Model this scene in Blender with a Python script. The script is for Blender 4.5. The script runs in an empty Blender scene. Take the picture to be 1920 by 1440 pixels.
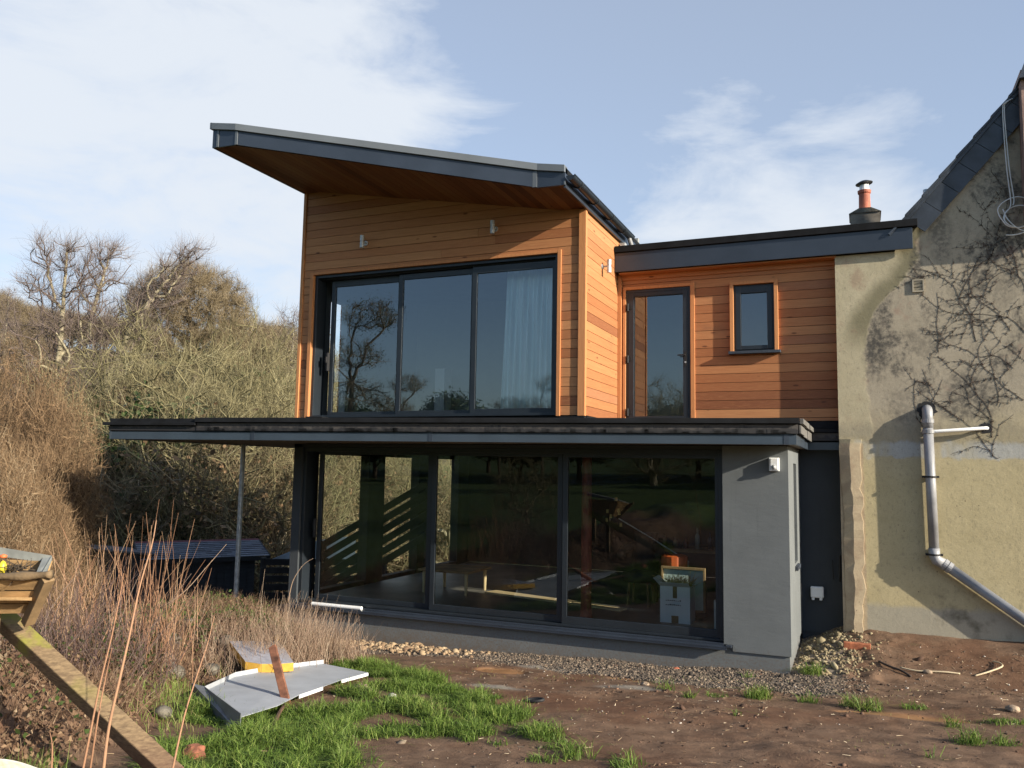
import bpy, math, random
import numpy as np
from mathutils import Vector, Matrix
R_ = math.radians
S = bpy.context.scene
# ------------------------------------------------------------------ camera
CX, CY, CZ = 3.2516, -11.0, 0.0
F, YAW, PITCH, ROLL = 1544.0, -0.40383, 0.10297, 0.01695
fw = np.array([math.sin(YAW)*math.cos(PITCH), math.cos(YAW)*math.cos(PITCH), math.sin(PITCH)])
rt0 = np.array([math.cos(YAW), -math.sin(YAW), 0.0]); up0 = np.cross(rt0, fw)
RT = math.cos(ROLL)*rt0 + math.sin(ROLL)*up0
UP = -math.sin(ROLL)*rt0 + math.cos(ROLL)*up0
cd = bpy.data.cameras.new('camera'); cam = bpy.data.objects.new('camera', cd)
S.collection.objects.link(cam); S.camera = cam
m = Matrix([[RT[0], UP[0], -fw[0], CX], [RT[1], UP[1], -fw[1], CY], [RT[2], UP[2], -fw[2], CZ], [0, 0, 0, 1]])
cam.matrix_world = m
cd.sensor_width = 36; cd.lens = 36*F/1920; cd.clip_start = 0.05; cd.clip_end = 2000
# ------------------------------------------------------------------ light
SUN = Vector((1.0, -0.22, 0.385)).normalized()
sl = bpy.data.lights.new('sun', 'SUN'); sl.energy = 5.0; sl.angle = R_(0.5); sl.color = (1.0, 0.90, 0.75)
so = bpy.data.objects.new('sun', sl); S.collection.objects.link(so)
so.rotation_euler = SUN.to_track_quat('Z', 'Y').to_euler(); so.location = (20, -10, 20)
w = bpy.data.worlds.new('World'); S.world = w; w.use_nodes = True
nt = w.node_tree; nt.nodes.clear()
def N(t, typ, **k):
    n = t.nodes.new(typ)
    for a, b in k.items():
        if a == 'inp':
            for i, v in b.items(): n.inputs[i].default_value = v
        else: setattr(n, a, b)
    return n
def raydir(px, py):
    d = fw + (px-960)/F*RT - (py-720)/F*UP
    return d/np.linalg.norm(d)
sky = N(nt, 'ShaderNodeTexSky', sky_type='NISHITA', sun_disc=False)
sky.sun_elevation = math.asin(SUN.z); sky.sun_rotation = math.atan2(SUN.x, SUN.y)
sky.air_density = 1.0; sky.dust_density = 1.3; sky.ozone_density = 1.6
bg = N(nt, 'ShaderNodeBackground'); wo = N(nt, 'ShaderNodeOutputWorld')
nt.links.new(bg.outputs[0], wo.inputs[0])
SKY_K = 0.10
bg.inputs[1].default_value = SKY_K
tc = N(nt, 'ShaderNodeTexCoord')
def vm(op, a, b=None, t=nt):
    n = N(t, 'ShaderNodeVectorMath', operation=op)
    for i, v in enumerate((a, b)):
        if v is None: continue
        if isinstance(v, (tuple, list)): n.inputs[i].default_value = v
        else: t.links.new(v, n.inputs[i])
    return n
def mm(op, a, b=None, t=nt, clamp=False):
    n = N(t, 'ShaderNodeMath', operation=op); n.use_clamp = clamp
    for i, v in enumerate((a, b)):
        if v is None: continue
        if isinstance(v, (int, float)): n.inputs[i].default_value = v
        else: t.links.new(v, n.inputs[i])
    return n.outputs[0]
D = tc.outputs['Generated']
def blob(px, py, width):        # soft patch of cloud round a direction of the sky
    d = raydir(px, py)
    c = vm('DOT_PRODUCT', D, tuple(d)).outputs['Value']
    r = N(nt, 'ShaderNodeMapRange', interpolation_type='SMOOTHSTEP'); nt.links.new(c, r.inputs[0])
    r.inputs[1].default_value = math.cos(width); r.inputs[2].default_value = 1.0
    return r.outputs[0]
mp = N(nt, 'ShaderNodeMapping'); mp.inputs['Scale'].default_value = (1.0, 1.0, 2.6); nt.links.new(D, mp.inputs[0])
n1 = N(nt, 'ShaderNodeTexNoise', inp={'Scale': 3.6, 'Detail': 10, 'Roughness': 0.60, 'Distortion': 0.55}); nt.links.new(mp.outputs[0], n1.inputs[0])
n2 = N(nt, 'ShaderNodeTexNoise', inp={'Scale': 11, 'Detail': 6, 'Roughness': 0.6, 'Distortion': 0.6}); nt.links.new(mp.outputs[0], n2.inputs[0])
cl = mm('ADD', mm('MULTIPLY', n1.outputs[0], 1.75), mm('MULTIPLY', n2.outputs[0], 0.32))
bias = None
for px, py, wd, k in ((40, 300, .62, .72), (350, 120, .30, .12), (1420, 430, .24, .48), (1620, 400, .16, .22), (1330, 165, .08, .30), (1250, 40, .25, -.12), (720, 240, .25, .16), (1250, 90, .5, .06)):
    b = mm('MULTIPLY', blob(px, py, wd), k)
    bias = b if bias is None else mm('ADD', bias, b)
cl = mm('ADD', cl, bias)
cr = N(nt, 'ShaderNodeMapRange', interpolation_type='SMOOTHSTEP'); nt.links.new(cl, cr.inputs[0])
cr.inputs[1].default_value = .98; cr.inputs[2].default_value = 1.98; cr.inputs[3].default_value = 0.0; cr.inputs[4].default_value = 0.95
ve_ = mm('MULTIPLY', blob(900, 500, 1.25), .30); ve_ = mm('ADD', ve_, .06)  # veil of cloud, thinned in the unseen sky to lessen fill light
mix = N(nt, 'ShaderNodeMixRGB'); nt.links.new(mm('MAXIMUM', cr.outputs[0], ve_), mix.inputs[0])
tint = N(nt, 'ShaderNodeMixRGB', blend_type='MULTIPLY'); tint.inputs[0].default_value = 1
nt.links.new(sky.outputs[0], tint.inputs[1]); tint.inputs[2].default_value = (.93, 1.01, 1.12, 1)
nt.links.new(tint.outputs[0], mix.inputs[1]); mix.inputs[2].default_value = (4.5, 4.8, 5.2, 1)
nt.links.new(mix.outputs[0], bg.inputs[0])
S.view_settings.view_transform = 'Standard'; S.view_settings.look = 'None'
S.view_settings.exposure = 0.85; S.view_settings.gamma = 1
S.cycles.use_denoising = True
S.cycles.max_bounces = 8; S.cycles.transparent_max_bounces = 24; S.cycles.caustics_reflective = False; S.cycles.caustics_refractive = False
# ------------------------------------------------------------------ measuring helpers (photo pixel -> metres)
C0 = np.array([CX, CY, CZ])
def rawray(px, py): return fw + (px-960)/F*RT - (py-720)/F*UP
def at(px, py, t): return C0 + t*rawray(px, py)
def pl(px, py, ax, c):
    d = rawray(px, py); return C0 + d*((c-C0[ax])/d[ax])
def by(px, py, y): return pl(px, py, 1, y)
def bx(px, py, x): return pl(px, py, 0, x)
# ------------------------------------------------------------------ noise
def _h(ix, iy, s):
    n = (ix.astype(np.int64)*374761393 + iy.astype(np.int64)*668265263 + s*1442695041) & 0x7fffffff
    n = ((n ^ (n >> 13))*1274126177) & 0x7fffffff
    n = (n ^ (n >> 16)) & 0xffffff
    return n/float(0xffffff)
def vnoise(x, y, s=0):
    ix = np.floor(x); iy = np.floor(y); fx = x-ix; fy = y-iy
    fx = fx*fx*(3-2*fx); fy = fy*fy*(3-2*fy)
    a = _h(ix, iy, s); b = _h(ix+1, iy, s); c = _h(ix, iy+1, s); d = _h(ix+1, iy+1, s)
    return (a*(1-fx)+b*fx)*(1-fy) + (c*(1-fx)+d*fx)*fy
def fbm(x, y, o=4, s=0):
    v = 0; a = .5; t = 0
    for i in range(o):
        v = v + a*vnoise(x*2**i+17.3*i, y*2**i-9.1*i, s+i); t += a; a *= .5
    return v/t
def sst(a, b, x):
    t = np.clip((x-a)/(b-a), 0, 1); return t*t*(3-2*t)
# ------------------------------------------------------------------ terrain height
TOEY = np.array([-30, -9, -6.7, -5.7, -4.2, -3.0, -1.8, -1.0, -0.3, 0.3, 30]); TOEX = np.array([-0.6, -0.9, -1.55, -2.15, -3.05, -3.15, -3.45, -3.95, -4.75, -5.35, -5.6])
def H(x, y, fine=True):
    x = np.asarray(x, float); y = np.asarray(y, float)
    z = -2.53 + .035*np.clip(x, -6, 8) - .08*np.clip(y, -14, 0)
    z = z + .17*np.clip(y, 0, 1.9)*sst(2.0, 3.2, x)
    z = z + .012*np.clip(-14-y, 0, 40) + .10*np.clip(-50-y, 0, 80)
    s = np.interp(y, TOEY, TOEX) - x
    wob = (fbm(x*1.3, y*1.3, 3, 5)-.5)
    near = sst(-34, -12, y)
    z = z + near*((.44+.45*wob)*sst(0, 1.25, s+.5*wob)*sst(.7, -.5, y) - 2.75*sst(1.9, 6.5, s))
    u = -.8*(x+5) + .6*y
    z = z + 17.5*sst(12, 88, u) + (-2)*sst(100, 300, u)
    if fine:
        nr = sst(11, 7, np.abs(x-.5))*sst(3.5, 2.2, y)*sst(-13, -9.5, y)
        z = z + nr*((fbm(x*1.1, y*1.1, 3, 2)-.5)*.07 + (fbm(x*5, y*5, 4, 9)-.5)*.024)
        far = sst(12, 40, u); z = z + far*(fbm(x*.06, y*.06, 3, 3)-.5)*3
        rub = sst(2.3, 2.5, x)*sst(-.35, .05, y)*sst(2.4, 1.7, y)*sst(3.9, 3.2, x)
        z = z + rub*(.0+.09*(fbm(x*7, y*7, 4, 31)-.4))
        ridge = sst(1.3, 2.2, x)*sst(.2, -.4, y)
        z = z + ridge*.035*(np.abs(np.sin((y+1.1)*3.3+.5*x+2.2*fbm(x*.8, y*.8, 2, 8))) - .5)*sst(.45, .75, fbm(x*1.4+3, y*2.4, 3, 12))*2
        cl_ = sst(.60, .74, fbm(x*3.1+7, y*6.3, 3, 14))*sst(-1.2, -2.0, y)*sst(.2, 1.2, x)
        z = z + cl_*.018*fbm(x*24, y*24, 2, 15)
    return z
def gp(px, py):
    d = rawray(px, py); t = 1.0
    while t < 80:
        p = C0+t*d
        if p[2] < H(p[0], p[1], False): return p
        t += .02
    return p
# ------------------------------------------------------------------ mesh builder
COL = S.collection
class MB:
    def __init__(s): s.v = []; s.f = []; s.a = []; s.m = []
    def poly(s, pts, a=.5, mi=0):
        k = len(s.v); s.v += [tuple(p) for p in pts]; s.f.append(tuple(range(k, k+len(pts)))); s.a.append(a); s.m.append(mi)
    def prism(s, base, d, a=.5, mi=0):          # base polygon (3D) pushed along d
        k = len(s.v); n = len(base); d = np.asarray(d, float)
        s.v += [tuple(p) for p in base] + [tuple(np.asarray(p)+d) for p in base]
        s.f.append(tuple(range(k+n-1, k-1, -1))); s.f.append(tuple(range(k+n, k+2*n)))
        for i in range(n): s.f.append((k+i, k+(i+1) % n, k+n+(i+1) % n, k+n+i))
        s.a += [a]*(n+2); s.m += [mi]*(n+2)
    def box(s, x0, x1, y0, y1, z0, z1, a=.5, mi=0):
        s.prism([(x0, y0, z0), (x1, y0, z0), (x1, y1, z0), (x0, y1, z0)], (0, 0, z1-z0), a, mi)
    def tube(s, pts, r, n=10, cap=True, a=.5, mi=0):
        pts = [np.asarray(p, float) for p in pts]; m_ = len(pts)
        rs = r if hasattr(r, '__len__') else [r]*m_
        k = len(s.v); prev = None
        for i, p in enumerate(pts):
            t = pts[min(i+1, m_-1)] - pts[max(i-1, 0)]; t = t/(np.linalg.norm(t)+1e-9)
            if prev is None:
                q = np.array([0, 0, 1.]) if abs(t[2]) < .9 else np.array([1., 0, 0])
                u = np.cross(t, q)
            else: u = prev - t*np.dot(prev, t)
            u = u/np.linalg.norm(u); prev = u; v = np.cross(t, u)
            for j in range(n):
                an = 2*math.pi*j/n; s.v.append(tuple(p+rs[i]*(math.cos(an)*u+math.sin(an)*v)))
        for i in range(m_-1):
            for j in range(n):
                b = k+i*n; j2 = (j+1) % n
                s.f.append((b+j, b+j2, b+n+j2, b+n+j)); s.a.append(a); s.m.append(mi)
        if cap:
            s.f.append(tuple(range(k+n-1, k-1, -1))); s.f.append(tuple(range(k+(m_-1)*n, k+m_*n))); s.a += [a, a]; s.m += [mi, mi]
    def lathe(s, c, prof, n=20, a=.5, axis=(0, 0, 1)):
        ax = Vector(axis).normalized(); q = ax.to_track_quat('Z', 'Y').to_matrix(); k = len(s.v)
        for r, z in prof:
            for j in range(n):
                an = 2*math.pi*j/n; p = q @ Vector((r*math.cos(an), r*math.sin(an), z)); s.v.append((c[0]+p.x, c[1]+p.y, c[2]+p.z))
        for i in range(len(prof)-1):
            for j in range(n):
                b = k+i*n; j2 = (j+1) % n; s.f.append((b+j, b+j2, b+n+j2, b+n+j)); s.a.append(a); s.m.append(0)
    def build(s, name, mats, parent=None, smooth=False, bevel=0, kind=None, label=None):
        V = np.array(s.v, float)
        off = np.zeros(3)
        p = parent
        while p is not None: off += np.array(p.location); p = p.parent
        me = bpy.data.meshes.new(name); me.from_pydata((V-off).tolist(), [], s.f)
        at_ = me.attributes.new('v', 'FLOAT', 'FACE'); at_.data.foreach_set('value', np.array(s.a, np.float32))
        for mt in (mats if isinstance(mats, (list, tuple)) else [mats]): me.materials.append(mt)
        if any(s.m): me.polygons.foreach_set('material_index', s.m)
        if smooth: me.polygons.foreach_set('use_smooth', [True]*len(s.f))
        me.update()
        o = bpy.data.objects.new(name, me); COL.objects.link(o)
        if parent is not None: o.parent = parent
        if bevel:
            b = o.modifiers.new('b', 'BEVEL'); b.width = bevel; b.segments = 2; b.limit_method = 'ANGLE'; b.angle_limit = R_(35)
        if smooth and bevel == 0:
            pass
        if kind: o['kind'] = kind
        if label: o['label'] = label
        return o
def npmesh(name, V, faces, mat, parent=None, a=None, n=4, smooth=False):
    """fast mesh: V (k,3), faces (m,n) int"""
    off = np.zeros(3); p = parent
    while p is not None: off += np.array(p.location); p = p.parent
    me = bpy.data.meshes.new(name); V = np.ascontiguousarray(V-off, np.float32); faces = np.ascontiguousarray(faces, np.int32)
    me.vertices.add(len(V)); me.vertices.foreach_set('co', V.ravel())
    me.loops.add(faces.size); me.loops.foreach_set('vertex_index', faces.ravel())
    me.polygons.add(len(faces)); me.polygons.foreach_set('loop_start', np.arange(0, faces.size, faces.shape[1], dtype=np.int32))
    me.polygons.foreach_set('loop_total', np.full(len(faces), faces.shape[1], np.int32))
    if a is not None:
        at_ = me.attributes.new('v', 'FLOAT', 'FACE'); at_.data.foreach_set('value', np.ascontiguousarray(a, np.float32))
    if smooth: me.polygons.foreach_set('use_smooth', np.ones(len(faces), bool))
    me.materials.append(mat); me.update(calc_edges=True); me.validate()
    o = bpy.data.objects.new(name, me); COL.objects.link(o)
    if parent is not None: o.parent = parent
    return o
def prisms(P0, P1, r0, r1, n=3):
    """tapered n-gon prisms from P0 to P1, vectorised -> V, faces"""
    P0 = np.asarray(P0, float); P1 = np.asarray(P1, float); k = len(P0)
    t = P1-P0; t /= (np.linalg.norm(t, axis=1, keepdims=True)+1e-9)
    q = np.where(np.abs(t[:, 2:3]) < .9, np.array([[0, 0, 1.]]), np.array([[1., 0, 0]]))
    u = np.cross(t, q); u /= np.linalg.norm(u, axis=1, keepdims=True); v = np.cross(t, u)
    V = np.zeros((k, 2*n, 3)); r0 = np.broadcast_to(r0, (k,)); r1 = np.broadcast_to(r1, (k,))
    for j in range(n):
        an = 2*math.pi*j/n; w_ = math.cos(an)*u+math.sin(an)*v
        V[:, j] = P0+w_*r0[:, None]; V[:, n+j] = P1+w_*r1[:, None]
    base = (np.arange(k)*2*n)[:, None, None]
    f = np.array([[j, (j+1) % n, n+(j+1) % n, n+j] for j in range(n)])[None]
    return V.reshape(-1, 3), (base+f).reshape(-1, 4)
def thing(name, label, cat, loc=(0, 0, 0), group=None):
    o = bpy.data.objects.new(name, None); COL.objects.link(o); o.location = loc; o.empty_display_size = .2
    o['label'] = label; o['category'] = cat
    if group: o['group'] = group
    return o
def tag(o, label, cat, group=None):
    o['label'] = label; o['category'] = cat
    if group: o['group'] = group
    return o
def copy_tree(o, label, loc, rotz=0, sc=1.0, group=None):
    c = o.copy(); COL.objects.link(c); c.location = loc; c.rotation_euler = (0, 0, rotz); c.scale = (sc if hasattr(sc, '__len__') else (sc, sc, sc))
    c['label'] = label
    if group: c['group'] = group
    for ch in list(o.children):
        k = ch.copy(); COL.objects.link(k); k.parent = c
    return c
# ------------------------------------------------------------------ materials
MATS = {}
def lin(c): return tuple(((x/255/12.92) if x/255 <= .04045 else ((x/255+.055)/1.055)**2.4) for x in c)
def new(name):
    m_ = bpy.data.materials.new(name); m_.use_nodes = True; t = m_.node_tree; t.nodes.clear()
    o = N(t, 'ShaderNodeOutputMaterial'); b = N(t, 'ShaderNodeBsdfPrincipled'); t.links.new(b.outputs[0], o.inputs[0])
    MATS[name] = m_; return m_, t, b
def ramp(t, fac, stops):
    r = N(t, 'ShaderNodeValToRGB'); t.links.new(fac, r.inputs[0])
    e = r.color_ramp.elements
    while len(e) < len(stops): e.new(.5)
    for i, (p, c) in enumerate(stops): e[i].position = p; e[i].color = (*c, 1)
    return r.outputs[0]
def noise(t, vec, scale, detail=4, rough=.55, dist=0, sc3=None):
    if sc3:
        mp_ = N(t, 'ShaderNodeMapping'); mp_.inputs['Scale'].default_value = sc3; t.links.new(vec, mp_.inputs[0]); vec = mp_.outputs[0]
    n = N(t, 'ShaderNodeTexNoise', inp={'Scale': scale, 'Detail': detail, 'Roughness': rough, 'Distortion': dist}); t.links.new(vec, n.inputs[0]); return n.outputs[0]
def mixc(t, f, a, b, mode='MIX'):
    n = N(t, 'ShaderNodeMixRGB', blend_type=mode)
    for i, v in ((0, f), (1, a), (2, b)):
        if isinstance(v, (int, float)): n.inputs[i].default_value = v
        elif isinstance(v, tuple): n.inputs[i].default_value = (*v, 1) if len(v) == 3 else v
        else: t.links.new(v, n.inputs[i])
    return n.outputs[0]
def mrange(t, x, a, b, c=0., d=1., smooth=True):
    r = N(t, 'ShaderNodeMapRange', interpolation_type='SMOOTHSTEP' if smooth else 'LINEAR'); t.links.new(x, r.inputs[0])
    for i, v in zip((1, 2, 3, 4), (a, b, c, d)): r.inputs[i].default_value = v
    return r.outputs[0]
def bump(t, b, h, strength=.3, dist=.01):
    n = N(t, 'ShaderNodeBump', inp={'Strength': strength, 'Distance': dist}); t.links.new(h, n.inputs['Height']); t.links.new(n.outputs[0], b.inputs['Normal'])
def pos(t): return N(t, 'ShaderNodeNewGeometry').outputs['Position']
def obc(t): return N(t, 'ShaderNodeTexCoord').outputs['Object']
def sep(t, v):
    n = N(t, 'ShaderNodeSeparateXYZ'); t.links.new(v, n.inputs[0]); return n.outputs
def attr(t, name='v'):
    return N(t, 'ShaderNodeAttribute', attribute_name=name).outputs['Fac']
def simple(name, c, rough=.6, var=.15, scale=6, bmp=.15, bscale=60, metal=0, spec=.5, sc3=None, bd=.004):
    m_, t, b = new(name); v = obc(t)
    n = noise(t, v, scale, 5, .6, sc3=sc3)
    c1 = tuple(max(0, x*(1-var*1.6)) for x in c); c2 = tuple(min(1, x*(1+var)) for x in c)
    col = ramp(t, n, [(.3, c1), (.7, c2)]); t.links.new(col, b.inputs['Base Color'])
    b.inputs['Roughness'].default_value = rough; b.inputs['Metallic'].default_value = metal; b.inputs['Specular IOR Level'].default_value = spec
    if bmp: bump(t, b, noise(t, v, bscale, 4, sc3=sc3), bmp, bd)
    return m_
def cedar(name, along, dark=1.0):
    m_, t, b = new(name); p = pos(t)
    s3 = {'x': (1.2, 9, 26), 'y': (9, 1.2, 26), 'yx': (26, 1.0, 26), 'z': (22, 22, 1.2)}[along]
    a = attr(t)
    off = vm('ADD', p, None, t); cmb = N(t, 'ShaderNodeCombineXYZ')
    for i in range(3): t.links.new(mm('MULTIPLY', a, 37.0+i*11, t), cmb.inputs[i])
    t.links.new(cmb.outputs[0], off.inputs[1]); vv = off.outputs[0]
    g = noise(t, vv, 2.0, 6, .62, .5, s3); g2 = noise(t, vv, 7.0, 5, .7, .2, s3)
    base = ramp(t, a, [(0, (.21, .080, .038)), (.25, (.33, .130, .054)), (.5, (.41, .175, .074)), (.8, (.48, .230, .100)), (1, (.34, .155, .078))])
    col = mixc(t, mrange(t, g, .35, .7, 0, .55), base, mixc(t, .5, base, (.20, .062, .022)))
    col = mixc(t, mrange(t, g2, .45, .75, 0, .35), col, (.56, .29, .12))
    # knots
    mp_ = N(t, 'ShaderNodeMapping'); mp_.inputs['Scale'].default_value = {'x': (1.1, 1, 3.4), 'y': (1, 1.1, 3.4), 'yx': (3.4, 1.1, 1), 'z': (3, 3, 1)}[along]; t.links.new(vv, mp_.inputs[0])
    vo = N(t, 'ShaderNodeTexVoronoi', inp={'Scale': 1.7}); t.links.new(mp_.outputs[0], vo.inputs[0])
    col = mixc(t, mrange(t, vo.outputs['Distance'], .05, .10, .8, 0.), col, (.09, .03, .014))
    # weathered streaks where damp
    ws = noise(t, p, .8, 4, .6, 0, (1, 1, 2.2))
    col = mixc(t, mrange(t, ws, .62, .78, 0, .45), col, (.16, .085, .05))
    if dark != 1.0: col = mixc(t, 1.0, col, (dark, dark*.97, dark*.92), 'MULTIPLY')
    t.links.new(col, b.inputs['Base Color']); b.inputs['Roughness'].default_value = .62; b.inputs['Specular IOR Level'].default_value = .25
    bump(t, b, g2, .25, .003); return m_
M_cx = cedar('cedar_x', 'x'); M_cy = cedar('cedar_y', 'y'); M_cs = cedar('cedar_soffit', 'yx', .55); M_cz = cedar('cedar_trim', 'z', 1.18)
def render_mat(name, c, rough=.85):
    m_, t, b = new(name); p = pos(t)
    n = noise(t, p, 1.3, 5, .6); n2 = noise(t, p, 9, 4, .6)
    col = ramp(t, n, [(.3, tuple(x*.88 for x in c)), (.7, tuple(x*1.08 for x in c))])
    z = sep(t, p)[2]
    damp = mm('MULTIPLY', mrange(t, z, -2.38, -2.62, 0, 1), mrange(t, n2, .35, .65, .15, .8), t)
    col = mixc(t, damp, col, (.13, .10, .075))
    spl = mm('MULTIPLY', mrange(t, mm('ADD', z, mm('MULTIPLY', mm('SUBTRACT', n2, .5, t), .5, t), t), -2.15, -2.45, 0, .55), mrange(t, noise(t, p, 34, 4, .7), .45, .6), t)
    col = mixc(t, spl, col, (.12, .085, .06))
    st = noise(t, p, 2.0, 4, .6, 0, (6, 6, .35)); col = mixc(t, mrange(t, st, .58, .75, 0, .22), col, tuple(x*.6 for x in c))
    t.links.new(col, b.inputs['Base Color']); b.inputs['Roughness'].default_value = rough; b.inputs['Specular IOR Level'].default_value = .3
    tr_n = noise(t, p, 4.5, 5, .6, .3, (.6, .6, 1.6)); bump(t, b, mm('ADD', mm('MULTIPLY', tr_n, 1.6, t), mm('MULTIPLY', noise(t, p, 180, 3), .25, t), t), .35, .008); return m_
M_render = render_mat('grey_render', (.138, .15, .153))
M_render_shade = render_mat('shaded_grey_render', (.048, .055, .062))  # darker copy of the grey render, shade put into its colour
M_alu = simple('anthracite_aluminium', (.014, .019, .025), .42, .12, 3, .05, 300, 0, .5)
M_fascia = simple('fascia_metal', (.026, .034, .048), .36, .12, 2, .08, 12, 0.0, .6, bd=.02)
M_trim = simple('roof_edge_trim', (.12, .135, .15), .5, .08, 2, .05, 30)
M_felt = simple('roof_membrane', (.007, .008, .010), .85, .4, 5, .2, 40, bd=.004, spec=.25)
def course_mat():
    m_, t, b = new('stained_roof_course'); p = pos(t); z = sep(t, p)[2]
    n = noise(t, p, 9, 5, .7, 0, (1, 1, .6)); n2 = noise(t, p, 1.2, 3)
    h = mm('ADD', mm('MULTIPLY', mm('SUBTRACT', n, .5, t), .30, t), z, t)
    f = mrange(t, h, .555, .525, 0, 1)
    col = mixc(t, f, ramp(t, n2, [(.3, (.034, .030, .028)), (.7, (.062, .055, .050))]), (.018, .017, .018))
    t.links.new(col, b.inputs['Base Color']); b.inputs['Roughness'].default_value = .7; return m_
M_course = course_mat()
M_black = simple('black_void', (.012, .012, .013), .7, .2, 3, 0)
M_steel = simple('galvanised_steel', (.50, .52, .53), .45, .2, 14, .1, 80, .35)
M_white = simple('white_plastic', (.78, .79, .78), .4, .03, 4, 0)
M_plaster = simple('interior_plaster', (.30, .31, .30), .9, .08, 1, 0)
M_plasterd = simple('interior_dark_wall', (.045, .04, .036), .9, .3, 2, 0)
M_floor = simple('interior_floor', (.16, .15, .135), .5, .25, 2, .05, 30)
M_timber = simple('weathered_timber', (.26, .17, .085), .8, .35, 3, .6, 30, sc3=(1, 1, 1), bd=.006)
M_ply = simple('pale_plywood', (.58, .44, .25), .7, .15, 3, .1, 40)
M_slate = simple('roof_slate', (.040, .050, .066), .5, .3, 4, .3, 40, bd=.006)
M_pipe = simple('grey_plastic_pipe', (.27, .275, .285), .45, .2, 3, .05, 30)
M_terra = simple('terracotta', (.42, .13, .075), .75, .25, 6, .3, 40)
M_brick = simple('orange_brick', (.36, .12, .055), .85, .35, 10, .6, 60)
M_stone = simple('grey_stone', (.15, .135, .105), .9, .45, 8, .7, 30, bd=.01)
def glass_mat(name, tint, k):
    m_ = bpy.data.materials.new(name); m_.use_nodes = True; t = m_.node_tree; t.nodes.clear()
    o = N(t, 'ShaderNodeOutputMaterial'); tr = N(t, 'ShaderNodeBsdfTransparent'); gl = N(t, 'ShaderNodeBsdfGlossy')
    tr.inputs[0].default_value = (*tint, 1); gl.inputs['Roughness'].default_value = .0; gl.inputs[0].default_value = (.92, .97, 1, 1)
    fr = N(t, 'ShaderNodeFresnel', inp={'IOR': 1.5}); mx = N(t, 'ShaderNodeMixShader')
    t.links.new(mm('MULTIPLY', fr.outputs[0], k, t, True), mx.inputs[0]); t.links.new(tr.outputs[0], mx.inputs[1]); t.links.new(gl.outputs[0], mx.inputs[2])
    t.links.new(mx.outputs[0], o.inputs[0]); return m_
M_glass = glass_mat('window_glass', (.93, .96, .95), 3.9)
M_glassl = glass_mat('patio_glass', (.86, .90, .86), 1.35)
# ================================================================== EXTENSION HOUSE
XL, XC = -5.285, -0.348           # upper volume left and right faces
XP = 2.35                         # pier right face
YB, YD, YO = 1.76, 1.93, 1.58     # link wall, lower return wall, old house wall
rnd = random.Random(4)
house = thing('house_extension', 'modern two-storey house extension with orange cedar upper storey and grey rendered ground floor', 'house', (-1.5, 0, -2.5))
def soff(x): return 4.60 - .183*(x-XL)
def boards(u0, u1, z0, z1, pitch, make, holes=(), top=None, phase=0.0):
    z = z0+phase
    if phase > 0: z -= pitch
    while z < z1-.01:
        a, b = max(z, z0), min(z+pitch-.007, z1)
        lo, hi = u0, u1
        if top is not None:
            hi = min(u1, top(a))
        if hi-lo > .02 and b-a > .004:
            cuts = [(lo, hi)]
            for (h0, h1, g0, g1) in holes:
                if b > g0 and a < g1:
                    nx = []
                    for c0, c1 in cuts:
                        if h1 <= c0 or h0 >= c1: nx.append((c0, c1)); continue
                        if h0-c0 > .01: nx.append((c0, h0))
                        if c1-h1 > .01: nx.append((h1, c1))
                    cuts = nx
            for (h0, h1, g0, g1) in holes:
                if a < g1-.004 < b-.012: make(max(lo, h0), min(hi, h1), g1+.002, b, .5)
                if a+.012 < g0 < b: make(max(lo, h0), min(hi, h1), a, g0-.002, .5)
            for c0, c1 in cuts:
                s = c0; 
                while s < c1-.01:
                    L = rnd.uniform(2.2, 4.6); e = min(c1, s+L)
                    if c1-e < .5: e = c1
                    tone = min(1, max(0, rnd.gauss(.5, .28)))
                    make(s+.0015, e-.0015, a, b, tone); s = e
        z += pitch
# --- upper front cladding
W0, W1, WZ0, WZ1 = -5.035, -.755, .80, 3.13
b = MB()
boards(XL+.05, XC-.09, .775, 4.75, .136, lambda s, e, a, c, t: b.box(s, e, -.004+.004*rnd.random(), .03, a, c, t), [(W0-.0, W1+.0, 0, WZ1)],
       top=lambda z: XL+(4.60+.02-z)/.183)
b.build('front_cladding', M_cx, house)
b = MB(); b.prism([(XL+.02, .03, .70), (W0-.01, .03, .70), (W0-.01, .03, 4.60), (XL+.02, .03, 4.66)], (0, .1, 0)); b.prism([(W1+.01, .03, .70), (XC-.02, .03, .70), (XC-.02, .03, 3.74), (W1+.01, .03, 3.8)], (0, .1, 0))
b.prism([(W0-.01, .03, WZ1+.01), (W1+.01, .03, WZ1+.01), (W1+.01, .03, 3.80), (W0-.01, .03, 4.58)], (0, .1, 0)); b.build('front_backing_wall', M_black, house)
# --- side cladding
b = MB()
boards(.045, YB+.1, .775, 3.75, .136, lambda s, e, a, c, t: b.box(XC-.03, XC+.004*rnd.random(), s, e, a, c, t))
b.build('side_cladding', M_cy, house)
b = MB(); b.box(XC-.13, XC-.031, .131, 4.4, .70, 3.75); b.build('side_backing_wall', M_black, house)
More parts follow.
